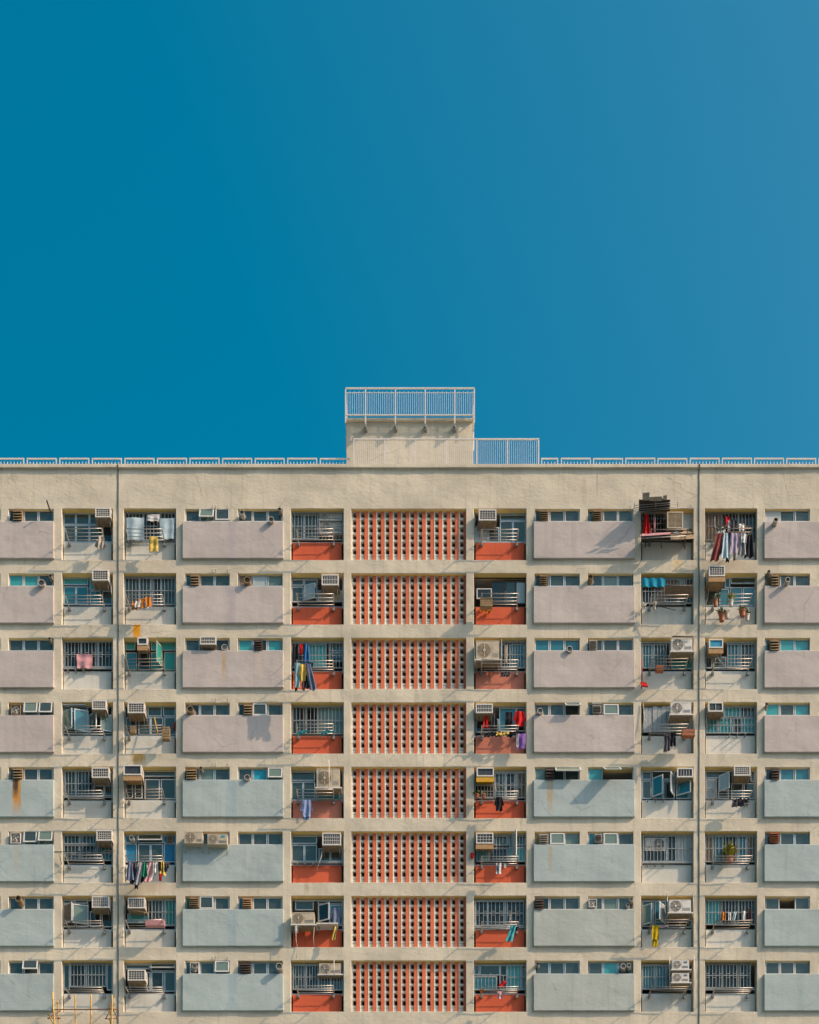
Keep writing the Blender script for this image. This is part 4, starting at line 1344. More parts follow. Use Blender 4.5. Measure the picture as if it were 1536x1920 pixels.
plant(F, 848, 1020, 922, 1090, 864, 1088, 904, 1130, 'yellow green plant in pale pot on rack, ' + B_('F', 1), 'leaf_yellow', 'pot', d=-.35)
plant(F, 790, 1150, 880, 1200, 792, 1185, 842, 1240, 'green plant in hanging terracotta pot, ' + B_('F', 1), 'leaf', 'terracotta', d=-.1, hang=True)
plant(F, 830, 1160, 880, 1190, 835, 1180, 873, 1218, 'small plant in pale hanging pot, ' + B_('F', 1), 'leaf', 'pot', d=-.05, n=14, hang=True)
plant(F, 932, 1130, 1012, 1180, 945, 1165, 995, 1205, 'bushy plant hanging right under rack, ' + B_('F', 1), 'leaf_yellow', 'terracotta', d=-.15, hang=True, n=36)
plant(F, 985, 1165, 1030, 1200, 988, 1192, 1024, 1235, 'lowest hanging pot with pale sides, ' + B_('F', 1), 'leaf', 'pot', d=-.05, n=14, hang=True)
# ---- third floor
o, F = bay_window('A', 2, [(478,130,600,318,'D'),(601,130,720,318,'D'),(721,130,832,318,'D')])
grille(o, F, 478, 135, 832, 318, 14, fancy=True); grille(o, F, 462, 322, 838, 330, 1, mids=(), r=.016)
cloth(F, 'towel', 566, 222, 682, 326, 'pink', 'dusty pink cloth pegged on white bars, ' + B_('A', 2), d=.08)
curtain(o, F, 725, 140, 828, 200, 'c_brown')
o, F = bay_window('B', 2, [(930,130,1000,192,'g'),(1115,132,1298,196,'g'),(930,210,1012,342,'b'),(1022,204,1108,342,'D'),(1116,208,1200,342,'g'),(1212,208,1296,342,'g')], 'alu_green')
ac_box(F, 1015, 97, 1090, 153, 'small air conditioner with blue front below rust stain, ' + B_('B', 2).replace(' from left', ''), nx=1, ny=1, tray='cardboard', style='d')
sash(o, F, 1200, 175, 320, -1, 70, 'g', m='alu_green', wm=.5); rack('B', 2, 1)
o, F = bay_window('C', 2, [(660,140,780,318,'D'),(785,145,915,320,'t'),(940,135,1036,200,'d'),(940,208,1036,276,'d')])
curtain(o, F, 795, 155, 905, 312, 'c_teal'); grille(o, F, 660, 140, 1036, 326, 15)
for kd, x0, y0, x1, y1, c_, lb, dd in (
    ('towel', 718, 148, 742, 218, 'red', 'red cloth strip high on bars', .03), ('flare', 738, 150, 797, 284, 'blue', 'blue jacket hanging on bars', .0),
    ('towel', 664, 165, 702, 312, 'black', 'black garment inside bars', .06), ('towel', 680, 288, 722, 468, 'aqua', 'pale blue trouser leg on rack', -.85),
    ('towel', 682, 430, 700, 494, 'black', 'black long strip at left rack end', -.8), ('shirt', 708, 298, 770, 420, 'yellow', 'yellow top on rack', -.88),
    ('towel', 736, 372, 756, 490, 'charcoal', 'dark narrow strap under yellow top', -.82), ('lean', 742, 282, 812, 476, 'black', 'black top hanging on rack', -.78),
    ('leanr', 752, 296, 832, 486, 'slate', 'dark jeans at right of laundry', -.84)):
    cloth(F, kd, x0, y0, x1, y1, c_, lb + ', ' + B_('C', 2), d=dd)
rack('C', 2, 0)
o, F = bay_window('D', 2, [(738,148,845,326,'b'),(662,150,735,326,'D')])
grille(o, F, 675, 130, 850, 326, 9)
ac_split(F, 484, 124, 655, 262, 'large cream condenser with tan fan, ' + B_('D', 2), style='g', yf=-.35, depth=.4)
cloth(F, 'towel', 698, 160, 716, 280, 'beige', 'beige cloth strip beside condenser, ' + B_('D', 2), d=.05)
stick(F, [(672, 105, .05), (672, 335, .05)], .02, 'bars', 'grey upright pole right of condenser, ' + B_('D', 2), 'pole', 'pole')
cloth(F, 'bundle', 670, 345, 730, 395, 'charcoal', 'dark rags dangling under rack, ' + B_('D', 2), d=-.1)
rack('D', 2, 0)
o, F = bay_window('E', 2, [(232,150,312,326,'b'),(313,150,410,326,'d'),(445,252,602,332,'T')])
curtain(o, F, 320, 160, 400, 320, 'c_teal'); grille(o, F, 232, 140, 430, 326, 9)
ac_split(F, 444, 106, 600, 200, 'white condenser under thin roof, ' + B_('E', 2), yf=-.3, depth=.38, style='w')
F0 = F
stick(F, [(450, 92, -.38), (605, 92, -.38)], .02, 'darkwood', 'dark bar above the white condenser, ' + B_('E', 2), 'bar', 'bar')
rack('E', 2, 1)
basket(F, 328, 314, 386, 352, 'terracotta', 'round brown basket on rack, ' + B_('E', 2), d=-.35)
root = empty('dustpan', tuple(F.p(242, 470, -.2)), 'red long handled dustpan hanging at left, ' + B_('E', 2), 'dustpan')
mb = MB(); mb.tube([F.p(228, 255, -.1), F.p(235, 435, -.2)], .014, 'c_red', 6); rel_build(mb, 'handle', root)
mb = MB(); mb.slab([F.p(216, 436, -.2), F.p(262, 442, -.2), F.p(270, 470, -.26), F.p(222, 462, -.26)], (0, -1, .2), .07, 'c_red'); rel_build(mb, 'pan', root)
o, F = bay_window('F', 2, [(858,145,955,325,'b'),(958,145,1062,325,'d'),(697,242,745,326,'d'),(750,242,850,326,'d')])
curtain(o, F, 890, 180, 930, 270, 'c_navy'); curtain(o, F, 980, 210, 1050, 320, 'c_white'); grille(o, F, 860, 140, 1064, 326, 8)
ac_box(F, 723, 110, 828, 176, 'small air conditioner with bright blue front, ' + B_('F', 2), style='b', tray='cardboard')
stick(F, [(770, 200, -.1), (800, 270, -.2), (850, 322, -.1), (1000, 330, -.1)], .015, 'lead', 'long pale hose looping down to rack, ' + B_('F', 2), 'drain_hose', 'hose')
rack('F', 2, 0)
# ---- fourth floor
o, F = bay_window('A', 3, [(470,640,560,812,'d'),(561,640,655,812,'b'),(660,670,745,812,'d'),(746,670,832,812,'v'),(470,608,650,634,'d')])
sash(o, F, 472, 655, 800, 1, 35, 'v', wm=.52); sash(o, F, 655, 645, 800, -1, 18, 'b', wm=.6); sash(o, F, 660, 680, 800, 1, 40, 'd', wm=.5, d=.24); sash(o, F, 832, 680, 800, -1, 16, 'v', wm=.5, d=.24)
awning(o, F, 470, 610, 640, 640, 75, 'd', DW)
ac_box(F, 680, 562, 785, 630, 'white air conditioner above open blue casements, ' + B_('A', 3)); rack('A', 3, 0)
o, F = bay_window('B', 3, [(1090,600,1195,682,'d'),(1204,608,1296,682,'d'),(932,688,1008,818,'d'),(1022,688,1112,818,'d'),(1113,688,1206,818,'d'),(1214,688,1296,818,'d')])
grille(o, F, 1030, 765, 1200, 815, 6, d=.34, fancy=True)
curtain(o, F, 1235, 700, 1290, 812, 'c_pink', d=.40)
ac_box(F, 943, 578, 1068, 656, 'cream stained air conditioner with yellow tray, ' + B_('B', 3), style='w', tray='wood'); rack('B', 3, 1)
stick(F, [(1140, 688, -.05), (1168, 820, -.25)], .022, 'tray_yellow', 'yellow broom handle leaning in window, ' + B_('B', 3), 'broom_handle', 'broom')
basket(F, 1198, 765, 1255, 858, 'wood', 'brown wooden crate at right of rack, ' + B_('B', 3), d=-.35, name='crate', slats=5)
basket(F, 964, 764, 1004, 812, 'wood', 'wicker basket at left of rack, ' + B_('B', 3), d=-.3, slats=5)
cloth(F, 'bundle', 1280, 715, 1302, 790, 'maroon', 'dark red cloth at right jamb, ' + B_('B', 3), d=.1)
o, F = bay_window('C', 3, [(665,612,760,812,'D'),(761,612,850,812,'D'),(851,612,1036,812,'v')], 'alu_green')
curtain(o, F, 735, 620, 790, 800, 'c_lavender', d=.4); curtain(o, F, 950, 625, 1000, 710, 'c_beige', d=.4)
grille(o, F, 665, 612, 1036, 812, 14); rack('C', 3, 0)
cloth(F, 'bundle', 700, 785, 780, 812, 'teal', 'green folded netting on left of rack, ' + B_('C', 3), d=-.3)
cloth(F, 'bundle', 880, 782, 965, 812, 'teal', 'green netting heaped on right of rack, ' + B_('C', 3), d=-.3)
o, F = bay_window('D', 3, [(655,618,780,792,'b'),(480,700,650,800,'D'),(781,620,852,792,'D')])
ac_box(F, 482, 588, 608, 656, 'white air conditioner with upright slats, ' + B_('D', 3), nx=9, ny=2)
for kd, x0, y0, x1, y1, c_, lb, dd in (
    ('flare', 532, 668, 584, 768, 'red', 'small red garment below air conditioner', -.1), ('flare', 592, 640, 646, 762, 'charcoal', 'charcoal garment beside red one', -.05),
    ('shirt', 755, 645, 856, 752, 'red', 'red jacket on hanger at right', -.15), ('towel', 700, 650, 750, 760, 'black', 'black garment hanging in middle', .02),
    ('towel', 778, 808, 852, 916, 'purple', 'purple towel with white edge hanging low', -.3), ('towel', 780, 810, 795, 908, 'white', 'white strip along the purple towel', -.34),
    ('bundle', 550, 790, 660, 838, 'black', 'black laundry heaped on rack', -.35), ('bundle', 640, 795, 720, 830, 'yellow', 'yellowish cloth in middle of rack', -.4),
    ('bundle', 720, 795, 790, 832, 'black', 'dark heap at right of rack', -.35)):
    cloth(F, kd, x0, y0, x1, y1, c_, lb + ', ' + B_('D', 3), d=dd)
rack('D', 3, 0)
o, F = bay_window('E', 3, [(236,608,440,800,'D'),(441,710,604,800,'f')], 'alu_green')
root = empty('board_screen', tuple(F.p(340, 795, .12)), 'grey upright weathered boards filling window, ' + B_('E', 3), 'boards')
mb = MB()
for k in range(6):
    xa, xb = 240 + 34 * k, 240 + 34 * (k + 1) - 2
    p, q = F.p(xa, 612 + random.uniform(-4, 6), .12), F.p(xb, 798, .12)
    mb.box(p.x, q.x, .10 + random.uniform(0, .03), .15, q.z, p.z, 'boards')
rel_build(mb, 'boards', root)
stick(F, [(236, 580, -.05), (244, 700, -.1), (226, 810, -.1)], .017, 'bars', 'thin white conduit at left jamb, ' + B_('E', 3), 'conduit', 'pipe')
ac_split(F, 440, 578, 592, 666, 'white condenser beside grey boards, ' + B_('E', 3), yf=-.32, depth=.38)
rack('E', 3, 0)
basket(F, 520, 782, 616, 834, 'terracotta', 'reddish brown planter box on rack, ' + B_('E', 3), d=-.4, name='planter_box', slats=2)
cloth(F, 'trousers', 386, 800, 440, 944, 'charcoal', 'black long trousers hanging from rack, ' + B_('E', 3), d=-.5)
cloth(F, 'trousers', 432, 800, 482, 905, 'black', 'shorter black trousers right of longer pair, ' + B_('E', 3), d=-.44)
o, F = bay_window('F', 3, [(830,612,955,690,'t'),(956,612,1062,690,'d'),(705,692,790,808,'t'),(792,692,890,808,'t'),(895,692,965,808,'d'),(966,692,1062,808,'t')])
curtain(o, F, 705, 700, 1060, 800, 'c_teal'); grille(o, F, 705, 690, 1060, 806, 14); grille(o, F, 840, 614, 1060, 688, 8, mids=())
ac_box(F, 718, 576, 828, 646, 'old dark fronted air conditioner on wooden tray, ' + B_('F', 3), nx=2, ny=1, tray='wood')
stick(F, [(712, 660, -.1), (700, 710, -.1), (712, 770, .1)], .012, 'lead', 'thin hose under dark fronted air conditioner, ' + B_('F', 3), 'drain_hose', 'hose')
# ---- fifth floor
o, F = bay_window('A', 4, [(480,100,560,285,'d'),(561,100,660,285,'d'),(690,205,770,285,'d'),(771,205,832,285,'d')])
grille(o, F, 480, 100, 680, 290, 8); grille(o, F, 462, 285, 836, 296, 1, mids=(), r=.015)
ac_box(F, 678, 74, 806, 150, 'cream gridded air conditioner over empty rack, ' + B_('A', 4), nx=7, ny=3, style='w'); rack('A', 4, 0)
o, F = bay_window('B', 4, [(1060,88,1298,142,'d'),(1068,160,1180,308,'d'),(1188,160,1298,308,'d'),(924,185,982,304,'d'),(996,185,1052,304,'d')], 'alu_white')
ac_box(F, 912, 55, 1046, 130, 'air conditioner with dark front under brown stain, ' + B_('B', 4), nx=1, ny=1, tray='cardboard', yf=-.4); rack('B', 4, 1)
o, F = bay_window('C', 4, [(656,104,830,172,'d'),(656,180,742,318,'d'),(743,180,832,318,'d'),(836,250,1036,314,'t')])
curtain(o, F, 664, 195, 690, 310, 'c_brown', d=.4)
ac_split(F, 842, 84, 1012, 222, 'large cream condenser behind white pole, ' + B_('C', 4), style='g', yf=-.35, depth=.4)
stick(F, [(932, 20, -.5), (935, 240, -.5)], .018, 'rail', 'white upright pole before large condenser, ' + B_('C', 4), 'pole', 'pole')
rack('C', 4, 0)
cloth(F, 'shirt', 722, 314, 812, 440, 'sky_blue', 'light blue long sleeved dress on rack, ' + B_('C', 4), d=-.5, name='dress')
cloth(F, 'towel', 742, 405, 792, 460, 'sky_blue', 'blue skirt part below the dress, ' + B_('C', 4), d=-.46)
o, F = bay_window('D', 4, [(620,112,700,300,'d'),(701,112,780,300,'D'),(781,112,850,300,'n'),(475,205,615,300,'D')])
grille(o, F, 475, 205, 615, 300, 6, mids=()); grille(o, F, 625, 112, 850, 300, 8, fancy=True)
curtain(o, F, 715, 120, 775, 295, 'c_brown', d=.4)
ac_box(F, 488, 74, 616, 140, 'air conditioner with bright yellow tray, ' + B_('D', 4), nx=1, ny=1, tray='tray_yellow')
root = ac_box
stick(F, [(620, 195, .0), (632, 240, -.05), (622, 300, .1)], .012, 'lead', 'grey hose right of yellow tray, ' + B_('D', 4), 'drain_hose', 'hose')
plant(F, 452, 250, 520, 300, 470, 276, 510, 302, 'trailing green plant at left pier, ' + B_('D', 4), 'leaf', 'terracotta', d=-.3)
plant(F, 508, 248, 562, 290, 520, 272, 556, 302, 'yellowish plant in terracotta pot, ' + B_('D', 4), 'leaf_yellow', 'terracotta', d=-.3)
cloth(F, 'shirt', 618, 292, 690, 396, 'black', 'black shirt hanging from rack, ' + B_('D', 4), d=-.45); rack('D', 4, 0)
o, F = bay_window('E', 4, [(230,105,298,165,'d'),(302,100,470,165,'d'),(230,172,298,306,'d'),(302,172,385,306,'b'),(386,172,470,306,'D'),(480,172,590,306,'b')])
curtain(o, F, 234, 180, 295, 300, 'c_grey'); curtain(o, F, 440, 190, 468, 300, 'c_purple')
sash(o, F, 304, 160, 300, 1, 38, 'b', m='alu_white', wm=.52); sash(o, F, 472, 150, 295, -1, 62, 'f', m='alu_white', wm=.55); sash(o, F, 482, 165, 290, 1, 28, 'b', m='alu_white', wm=.64)
awning(o, F, 305, 108, 440, 150, 60, 'f', DW)
ac_box(F, 488, 77, 606, 146, 'air conditioner with upright slats beside open casements, ' + B_('E', 4).replace(' from left', ''), nx=5, ny=1)
o, F = bay_window('F', 4, [(697,100,870,155,'d'),(697,160,780,308,'f'),(790,160,870,308,'d'),(888,190,975,308,'d'),(980,190,1060,308,'d'),(1030,100,1062,180,'d')], 'alu_white')
sash(o, F, 798, 140, 260, 1, 40, 'f', m='alu_white', wm=.5); grille(o, F, 890, 200, 1058, 300, 7, d=.34, fancy=True); grille(o, F, 705, 170, 775, 300, 3, d=.2, fancy=True)
ac_box(F, 908, 62, 1030, 134, 'white air conditioner above mixed black laundry, ' + B_('F', 4), nx=7, ny=4, tray='wood'); rack('F', 4, 0)
cloth(F, 'bundle', 900, 292, 1012, 364, 'black', 'black and pink laundry heaped on rack, ' + B_('F', 4), d=-.42, stripe='charcoal')
# ---- sixth floor
o, F = bay_window('A', 5, [(472,572,590,640,'d'),(594,572,710,640,'d'),(472,648,590,762,'d'),(594,648,712,762,'D'),(716,648,832,762,'b')])
grille(o, F, 474, 572, 832, 640, 13, mids=()); grille(o, F, 474, 650, 832, 762, 13, fancy=True)
ac_box(F, 712, 536, 828, 614, 'white air conditioner with fine dark grid, ' + B_('A', 5), nx=7, ny=4); rack('A', 5, 0)
stick(F, [(395, 697, .0), (850, 690, -.05)], .012, 'darkwood', 'thin dark rod across the window, ' + B_('A', 5), 'rod', 'rod')
stick(F, [(436, 695, -.15), (456, 790, -.05)], .02, 'wood', 'short brown stick at left pier, ' + B_('A', 5), 'stick', 'stick')
o, F = bay_window('B', 5, [(925,572,1012,632,'B'),(1018,570,1204,632,'d'),(1208,572,1298,632,'B'),(925,636,1012,774,'B'),(1020,640,1112,770,'d'),(1114,640,1204,770,'d'),(1210,636,1298,774,'B')])
awning(o, F, 1020, 572, 1200, 626, 18, 'd', DW)
curtain(o, F, 1030, 648, 1110, 768, 'c_white'); curtain(o, F, 1122, 648, 1160, 768, 'c_white')
duct(F, 972, 594, 'round exhaust pipe in blue panel, ' + B_('B', 5), r=17, yb=DW, out=.25)
vent_fan(F, 1230, 574, 1278, 628, 'round grey ventilator in blue panel, ' + B_('B', 5), m='steel_old', yf=.16)
rack('B', 5, 0)
for n_, (kd, x0, y0, x1, y1, c_, lb) in enumerate((
    ('flare', 928, 765, 992, 908, 'slate', 'slate blue shirt at left end of rack'), ('towel', 950, 860, 985, 912, 'black', 'black cloth below slate blue shirt'),
    ('flare', 958, 770, 1030, 930, 'charcoal', 'charcoal garment second along rack'), ('lean', 990, 775, 1052, 942, 'grey', 'pale grey long garment on rack'),
    ('lean', 995, 800, 1030, 970, 'black', 'longest black garment on rack'), ('flare', 1012, 778, 1072, 922, 'charcoal', 'dark grey garment in middle'),
    ('flare', 1040, 778, 1096, 884, 'green', 'bright green shirt on rack'), ('lean', 1062, 776, 1132, 918, 'pink', 'pale pink shirt on rack'),
    ('lean', 1090, 776, 1162, 908, 'white', 'white shirt with leaning hem on rack'), ('towel', 1128, 780, 1150, 850, 'white', 'white narrow cloth right of white shirt'),
    ('towel', 1168, 770, 1190, 840, 'black', 'black garment right of gap on rack'), ('flare', 1172, 770, 1226, 872, 'yellow', 'orange yellow garment on rack'),
    ('towel', 1174, 860, 1196, 912, 'red', 'red cloth below orange yellow garment'), ('bundle', 1205, 765, 1248, 845, 'charcoal', 'dark bunched garment at right end'))):
    cloth(F, kd, x0, y0, x1, y1, c_, lb + ', ' + B_('B', 5), d=-.66 + .06 * (n_ % 3))
o, F = bay_window('C', 5, [(658,580,845,638,'d'),(658,646,750,770,'d'),(752,646,845,770,'d'),(856,672,942,768,'d'),(944,672,1034,768,'d')])
curtain(o, F, 700, 655, 735, 765, 'c_grey', d=.4)
ac_box(F, 884, 556, 1022, 648, 'white air conditioner with upright bars and hose, ' + B_('C', 5).replace(' from left', ''), nx=9, ny=3)
stick(F, [(890, 655, .05), (875, 740, -.15), (845, 815, -.1), (845, 835, .1)], .014, 'lead', 'tan hose hanging to the orange wall, ' + B_('C', 5), 'drain_hose', 'hose')
grille(o, F, 655, 772, 1038, 780, 1, d=.12, mids=(), r=.014)
o, F = bay_window('D', 5, [(618,578,720,650,'d'),(722,578,848,650,'d'),(485,680,580,770,'t'),(582,670,720,770,'D'),(722,660,848,770,'t')])
grille(o, F, 490, 572, 850, 770, 15); sash(o, F, 750, 575, 765, 1, 70, 'f', m='alu_white', wm=.5)
ac_box(F, 484, 556, 612, 636, 'air conditioner with orange marked tray, ' + B_('D', 5), nx=5, ny=3, tray='cardboard')
rack('D', 5, 0)
cloth(F, 'towel', 632, 780, 670, 858, 'white', 'small white and blue cloth on rack, ' + B_('D', 5), d=-.45)
cloth(F, 'towel', 640, 782, 655, 830, 'slate', 'tiny blue cloth over white one, ' + B_('D', 5), d=-.49)
cloth(F, 'towel', 690, 785, 705, 815, 'white', 'little white sock on rack, ' + B_('D', 5), d=-.48)
root = empty('lantern', tuple(F.p(455, 745, -.08)), 'small red lantern fixed to the pier right of the orange screen', 'lantern')
mb = MB(); p = F.p(455, 726, -.08)
mb.tube([p + Vector((0, 0, .09)), p + Vector((0, 0, .03)), p - Vector((0, 0, .05)), p - Vector((0, 0, .1))], .085, 'c_red', 10, r2=.06); rel_build(mb, 'shade', root)
mb = MB(); mb.tube([p + Vector((0, 0, .1)), p + Vector((.0, .08, .13))], .012, 'bracket', 6); rel_build(mb, 'hook', root)
o, F = bay_window('E', 5, [(485,578,545,770,'w'),(546,578,604,770,'w'),(238,578,410,770,'D'),(411,578,484,770,'D')])
curtain(o, F, 290, 700, 345, 770, 'c_white', d=.34)
grille(o, F, 238, 575, 605, 772, 14); grille(o, F, 220, 772, 608, 780, 1, mids=(), r=.016)
ac_split(F, 250, 594, 402, 690, 'white condenser behind window bars, ' + B_('E', 5), fan='R', yf=.25, depth=.3, shelf=False, arms=False)
o, F = bay_window('F', 5, [(697,585,760,772,'n'),(765,582,825,772,'b'),(826,582,935,772,'D'),(936,582,1000,772,'b'),(1001,585,1066,772,'n')])
grille(o, F, 697, 575, 1068, 772, 15); rack('F', 5, 0)
plant(F, 795, 632, 948, 742, 836, 742, 908, 772, 'tall yellow green snake plant behind rack, ' + B_('F', 5), 'leaf_yellow', 'terracotta', d=-.05, n=70, lw=2.2, up=.9)
# ---- seventh floor
o, F = bay_window('A', 6, [(470,98,550,135,'d'),(554,98,650,135,'d'),(470,142,555,308,'D'),(560,142,655,308,'D'),(664,192,745,308,'D'),(752,192,834,308,'D')], 'alu_white')
sash(o, F, 472, 150, 292, 1, 35, 'n', m='alu_white', wm=.52); sash(o, F, 654, 150, 292, -1, 14, 'v', m='alu_white', wm=.66)
ac_box(F, 679, 80, 806, 164, 'white air conditioner right of open casements, ' + B_('A', 6), nx=8, ny=6); rack('A', 6, 1)
o, F = bay_window('B', 6, [(942,208,1098,274,'t'),(1118,108,1206,292,'d'),(1210,108,1298,300,'g')], 'alu')
curtain(o, F, 1130, 114, 1200, 260, 'c_purple'); grille(o, F, 1100, 105, 1298, 292, 8)
ac_box(F, 944, 90, 1070, 168, 'white air conditioner above teal pane, ' + B_('B', 6), nx=7, ny=4)
stick(F, [(975, 185, -.3), (1100, 205, -.1)], .016, 'wood', 'thin wooden stick under air conditioner, ' + B_('B', 6), 'stick', 'stick')
rack('B', 6, 0)
basket(F, 1078, 262, 1216, 304, 'c_pink', 'pink wire basket lying on rack, ' + B_('B', 6), d=-.38, slats=5)
cloth(F, 'bundle', 1090, 250, 1210, 276, 'pink', 'pale pink cloth in the wire basket, ' + B_('B', 6), d=-.38)
o, F = bay_window('C', 6, [(684,112,820,182,'d'),(850,112,1034,140,'d'),(852,145,940,298,'D'),(941,145,1034,298,'b')])
sash(o, F, 856, 150, 275, 1, 28, 'D', m='alu_white', wm=.54)
ac_split(F, 660, 199, 826, 288, 'cream condenser on shelf with dangling cords, ' + B_('C', 6), style='g', yf=-.32, depth=.4)
root = empty('shelf_board', tuple(F.p(890, 296, .1)), 'long pale board on brackets right of condenser, ' + B_('C', 6), 'shelf')
mb = MB(); p, q = F.p(840, 292, -.1), F.p(1000, 292, -.1); mb.box(p.x, q.x, -.3, .2, p.z - .05, p.z, 'ac_white'); rel_build(mb, 'board', root)
for xx in (860, 970):
    mb = MB(); p = F.p(xx, 320, .1); mb.box(p.x - .03, p.x + .03, -.1, .24, p.z - .14, p.z + .0, 'bracket'); rel_build(mb, 'bracket', root)
cloth(F, 'shirt', 945, 165, 1030, 288, 'slate', 'blue denim shirt hanging in open window, ' + B_('C', 6), d=.1)
cloth(F, 'lean', 948, 304, 992, 402, 'yellow', 'yellow cloth hanging under shelf board, ' + B_('C', 6), d=-.3)
stick(F, [(688, 300, -.4), (690, 400, -.42), (702, 470, -.4), (692, 540, -.35)], .011, 'lead', 'white cord dangling left under condenser, ' + B_('C', 6), 'cord', 'cord')
stick(F, [(826, 300, -.3), (818, 390, -.35), (824, 450, -.3)], .011, 'lead', 'white cord dangling right under condenser, ' + B_('C', 6), 'cord', 'cord')
cloth(F, 'towel', 680, 296, 706, 350, 'white', 'white rag tied under condenser, ' + B_('C', 6), d=-.35)
o, F = bay_window('D', 6, [(480,115,570,300,'D'),(571,115,700,300,'D'),(701,115,838,300,'D')])
grille(o, F, 478, 112, 836, 300, 12, fancy=True); grille(o, F, 466, 304, 856, 314, 1, mids=(), r=.016)
rack('D', 6, 0)
cloth(F, 'lean', 702, 294, 775, 412, 'teal', 'blue green checked shirt on rack, ' + B_('D', 6), d=-.48)
cloth(F, 'bundle', 742, 290, 792, 340, 'black', 'black rag right of checked shirt, ' + B_('D', 6), d=-.4)
cloth(F, 'lean', 724, 215, 744, 278, 'white', 'small white cloth behind bars, ' + B_('D', 6), d=.08)
o, F = bay_window('E', 6, [(230,115,315,305,'d'),(322,115,405,305,'b'),(415,255,510,312,'D'),(512,255,600,312,'d')])
sash(o, F, 232, 155, 300, 1, 35, 'v', m='alu_white', wm=.44); sash(o, F, 404, 160, 290, -1, 55, 'f', m='alu_white', wm=.6)
stick(F, [(415, 60, -.2), (415, 215, -.2)], .025, 'bars', 'grey upright post left of condenser, ' + B_('E', 6), 'post', 'post')
stick(F, [(606, 58, -.2), (606, 215, -.2)], .02, 'bars', 'thin grey post right of condenser, ' + B_('E', 6), 'post', 'post')
ac_split(F, 428, 106, 590, 200, 'white condenser with dark round fan, ' + B_('E', 6), yf=-.32, depth=.4, frontm='fan_dark'); rack('E', 6, 1)
cloth(F, 'bundle', 330, 292, 420, 320, 'lavender', 'lavender cloth lying on rack, ' + B_('E', 6), d=-.3)
cloth(F, 'towel', 303, 296, 354, 400, 'mustard', 'mustard yellow towel hanging from rack, ' + B_('E', 6), d=-.5)
cloth(F, 'trousers', 303, 370, 350, 456, 'mustard', 'mustard yellow trousers below the towel, ' + B_('E', 6), d=-.46)
o, F = bay_window('F', 6, [(697,110,812,290,'t'),(816,110,940,290,'D'),(941,110,1062,290,'D')], 'alu_green')
curtain(o, F, 697, 112, 810, 288, 'c_teal', d=.30)
grille(o, F, 697, 110, 1062, 290, 15)
for kd, x0, y0, x1, y1, c_, lb in (('towel', 822, 195, 846, 262, 'orange', 'orange garment inside bars'), ('towel', 865, 200, 885, 262, 'white', 'white sleeve inside bars'),
    ('lean', 890, 195, 925, 265, 'pale_blue', 'pale blue shirt inside bars'), ('towel', 965, 190, 995, 262, 'white', 'white shirt inside bars'), ('towel', 1015, 170, 1030, 260, 'maroon', 'maroon garment inside bars')):
    cloth(F, kd, x0, y0, x1, y1, c_, lb + ', ' + B_('F', 6), d=.08)
rack('F', 6, 1)
# ---- bottom full floor
o, F = bay_window('A', 7, [(470,570,515,775,'d'),(520,570,632,748,'D'),(636,570,786,750,'d'),(790,570,834,775,'d')])
curtain(o, F, 660, 580, 782, 748, 'c_teal'); curtain(o, F, 560, 585, 630, 640, 'c_grey', d=.42)
grille(o, F, 520, 575, 786, 748, 10); rack('A', 7, 2)
o, F = bay_window('B', 7, [(930,575,1105,617,'d'),(1112,575,1298,634,'d'),(1084,640,1112,784,'D'),(1118,638,1206,784,'D'),(1214,638,1298,784,'d')])
awning(o, F, 1114, 580, 1296, 625, 25, 'd', DW); grille(o, F, 1126, 645, 1290, 780, 6, d=.34, fancy=True)
ac_box(F, 943, 622, 1074, 702, 'white air conditioner set low in the window, ' + B_('B', 7), nx=6, ny=4)
stick(F, [(1075, 705, .0), (1085, 760, -.1), (1105, 785, .1)], .014, 'lead', 'beige hose right of low air conditioner, ' + B_('B', 7), 'drain_hose', 'hose'); rack('B', 7, 0)
o, F = bay_window('C', 7, [(668,588,762,770,'d'),(763,588,855,770,'D'),(856,675,945,775,'d'),(946,675,1034,775,'d')])
grille(o, F, 668, 586, 852, 770, 9, fancy=True); grille(o, F, 856, 665, 1036, 775, 8, mids=())
ac_split(F, 860, 576, 1024, 656, 'cream condenser with dark round fan, ' + B_('C', 7), style='c', yf=.05, depth=.35, arms=False)
stick(F, [(970, 552, -.1), (972, 660, -.1)], .016, 'rail', 'white upright rod before cream condenser, ' + B_('C', 7), 'rod', 'rod')
rack('C', 7, 0)
o, F = bay_window('D', 7, [(470,588,508,660,'d'),(512,588,660,664,'d'),(661,588,712,770,'D'),(714,588,815,772,'t'),(817,588,850,772,'d'),(470,672,640,772,'b')])
curtain(o, F, 720, 592, 810, 770, 'c_teal'); grille(o, F, 470, 665, 712, 772, 9, mids=()); grille(o, F, 712, 588, 850, 772, 5)
cloth(F, 'lean', 645, 706, 706, 750, 'red', 'red cloth hanging in window, ' + B_('D', 7), d=.05)
rack('D', 7, 0)
cloth(F, 'towel', 642, 784, 682, 838, 'pink', 'small pink towel on rack, ' + B_('D', 7), d=-.48)
cloth(F, 'bundle', 512, 758, 540, 790, 'orange', 'orange rag at left rack end, ' + B_('D', 7), d=-.4)
o, F = bay_window('E', 7, [(232,592,322,768,'b'),(324,592,416,768,'b'),(430,690,604,770,'d')])
grille(o, F, 232, 588, 420, 768, 9)
ac_split(F, 450, 552, 576, 620, 'upper white condenser of stacked pair, ' + B_('E', 7), yf=-.3, depth=.36, sticker='c_slate', arms=False)
ac_split(F, 450, 648, 576, 716, 'lower white condenser of stacked pair, ' + B_('E', 7), yf=-.3, depth=.36, sticker='c_slate', arms=False)
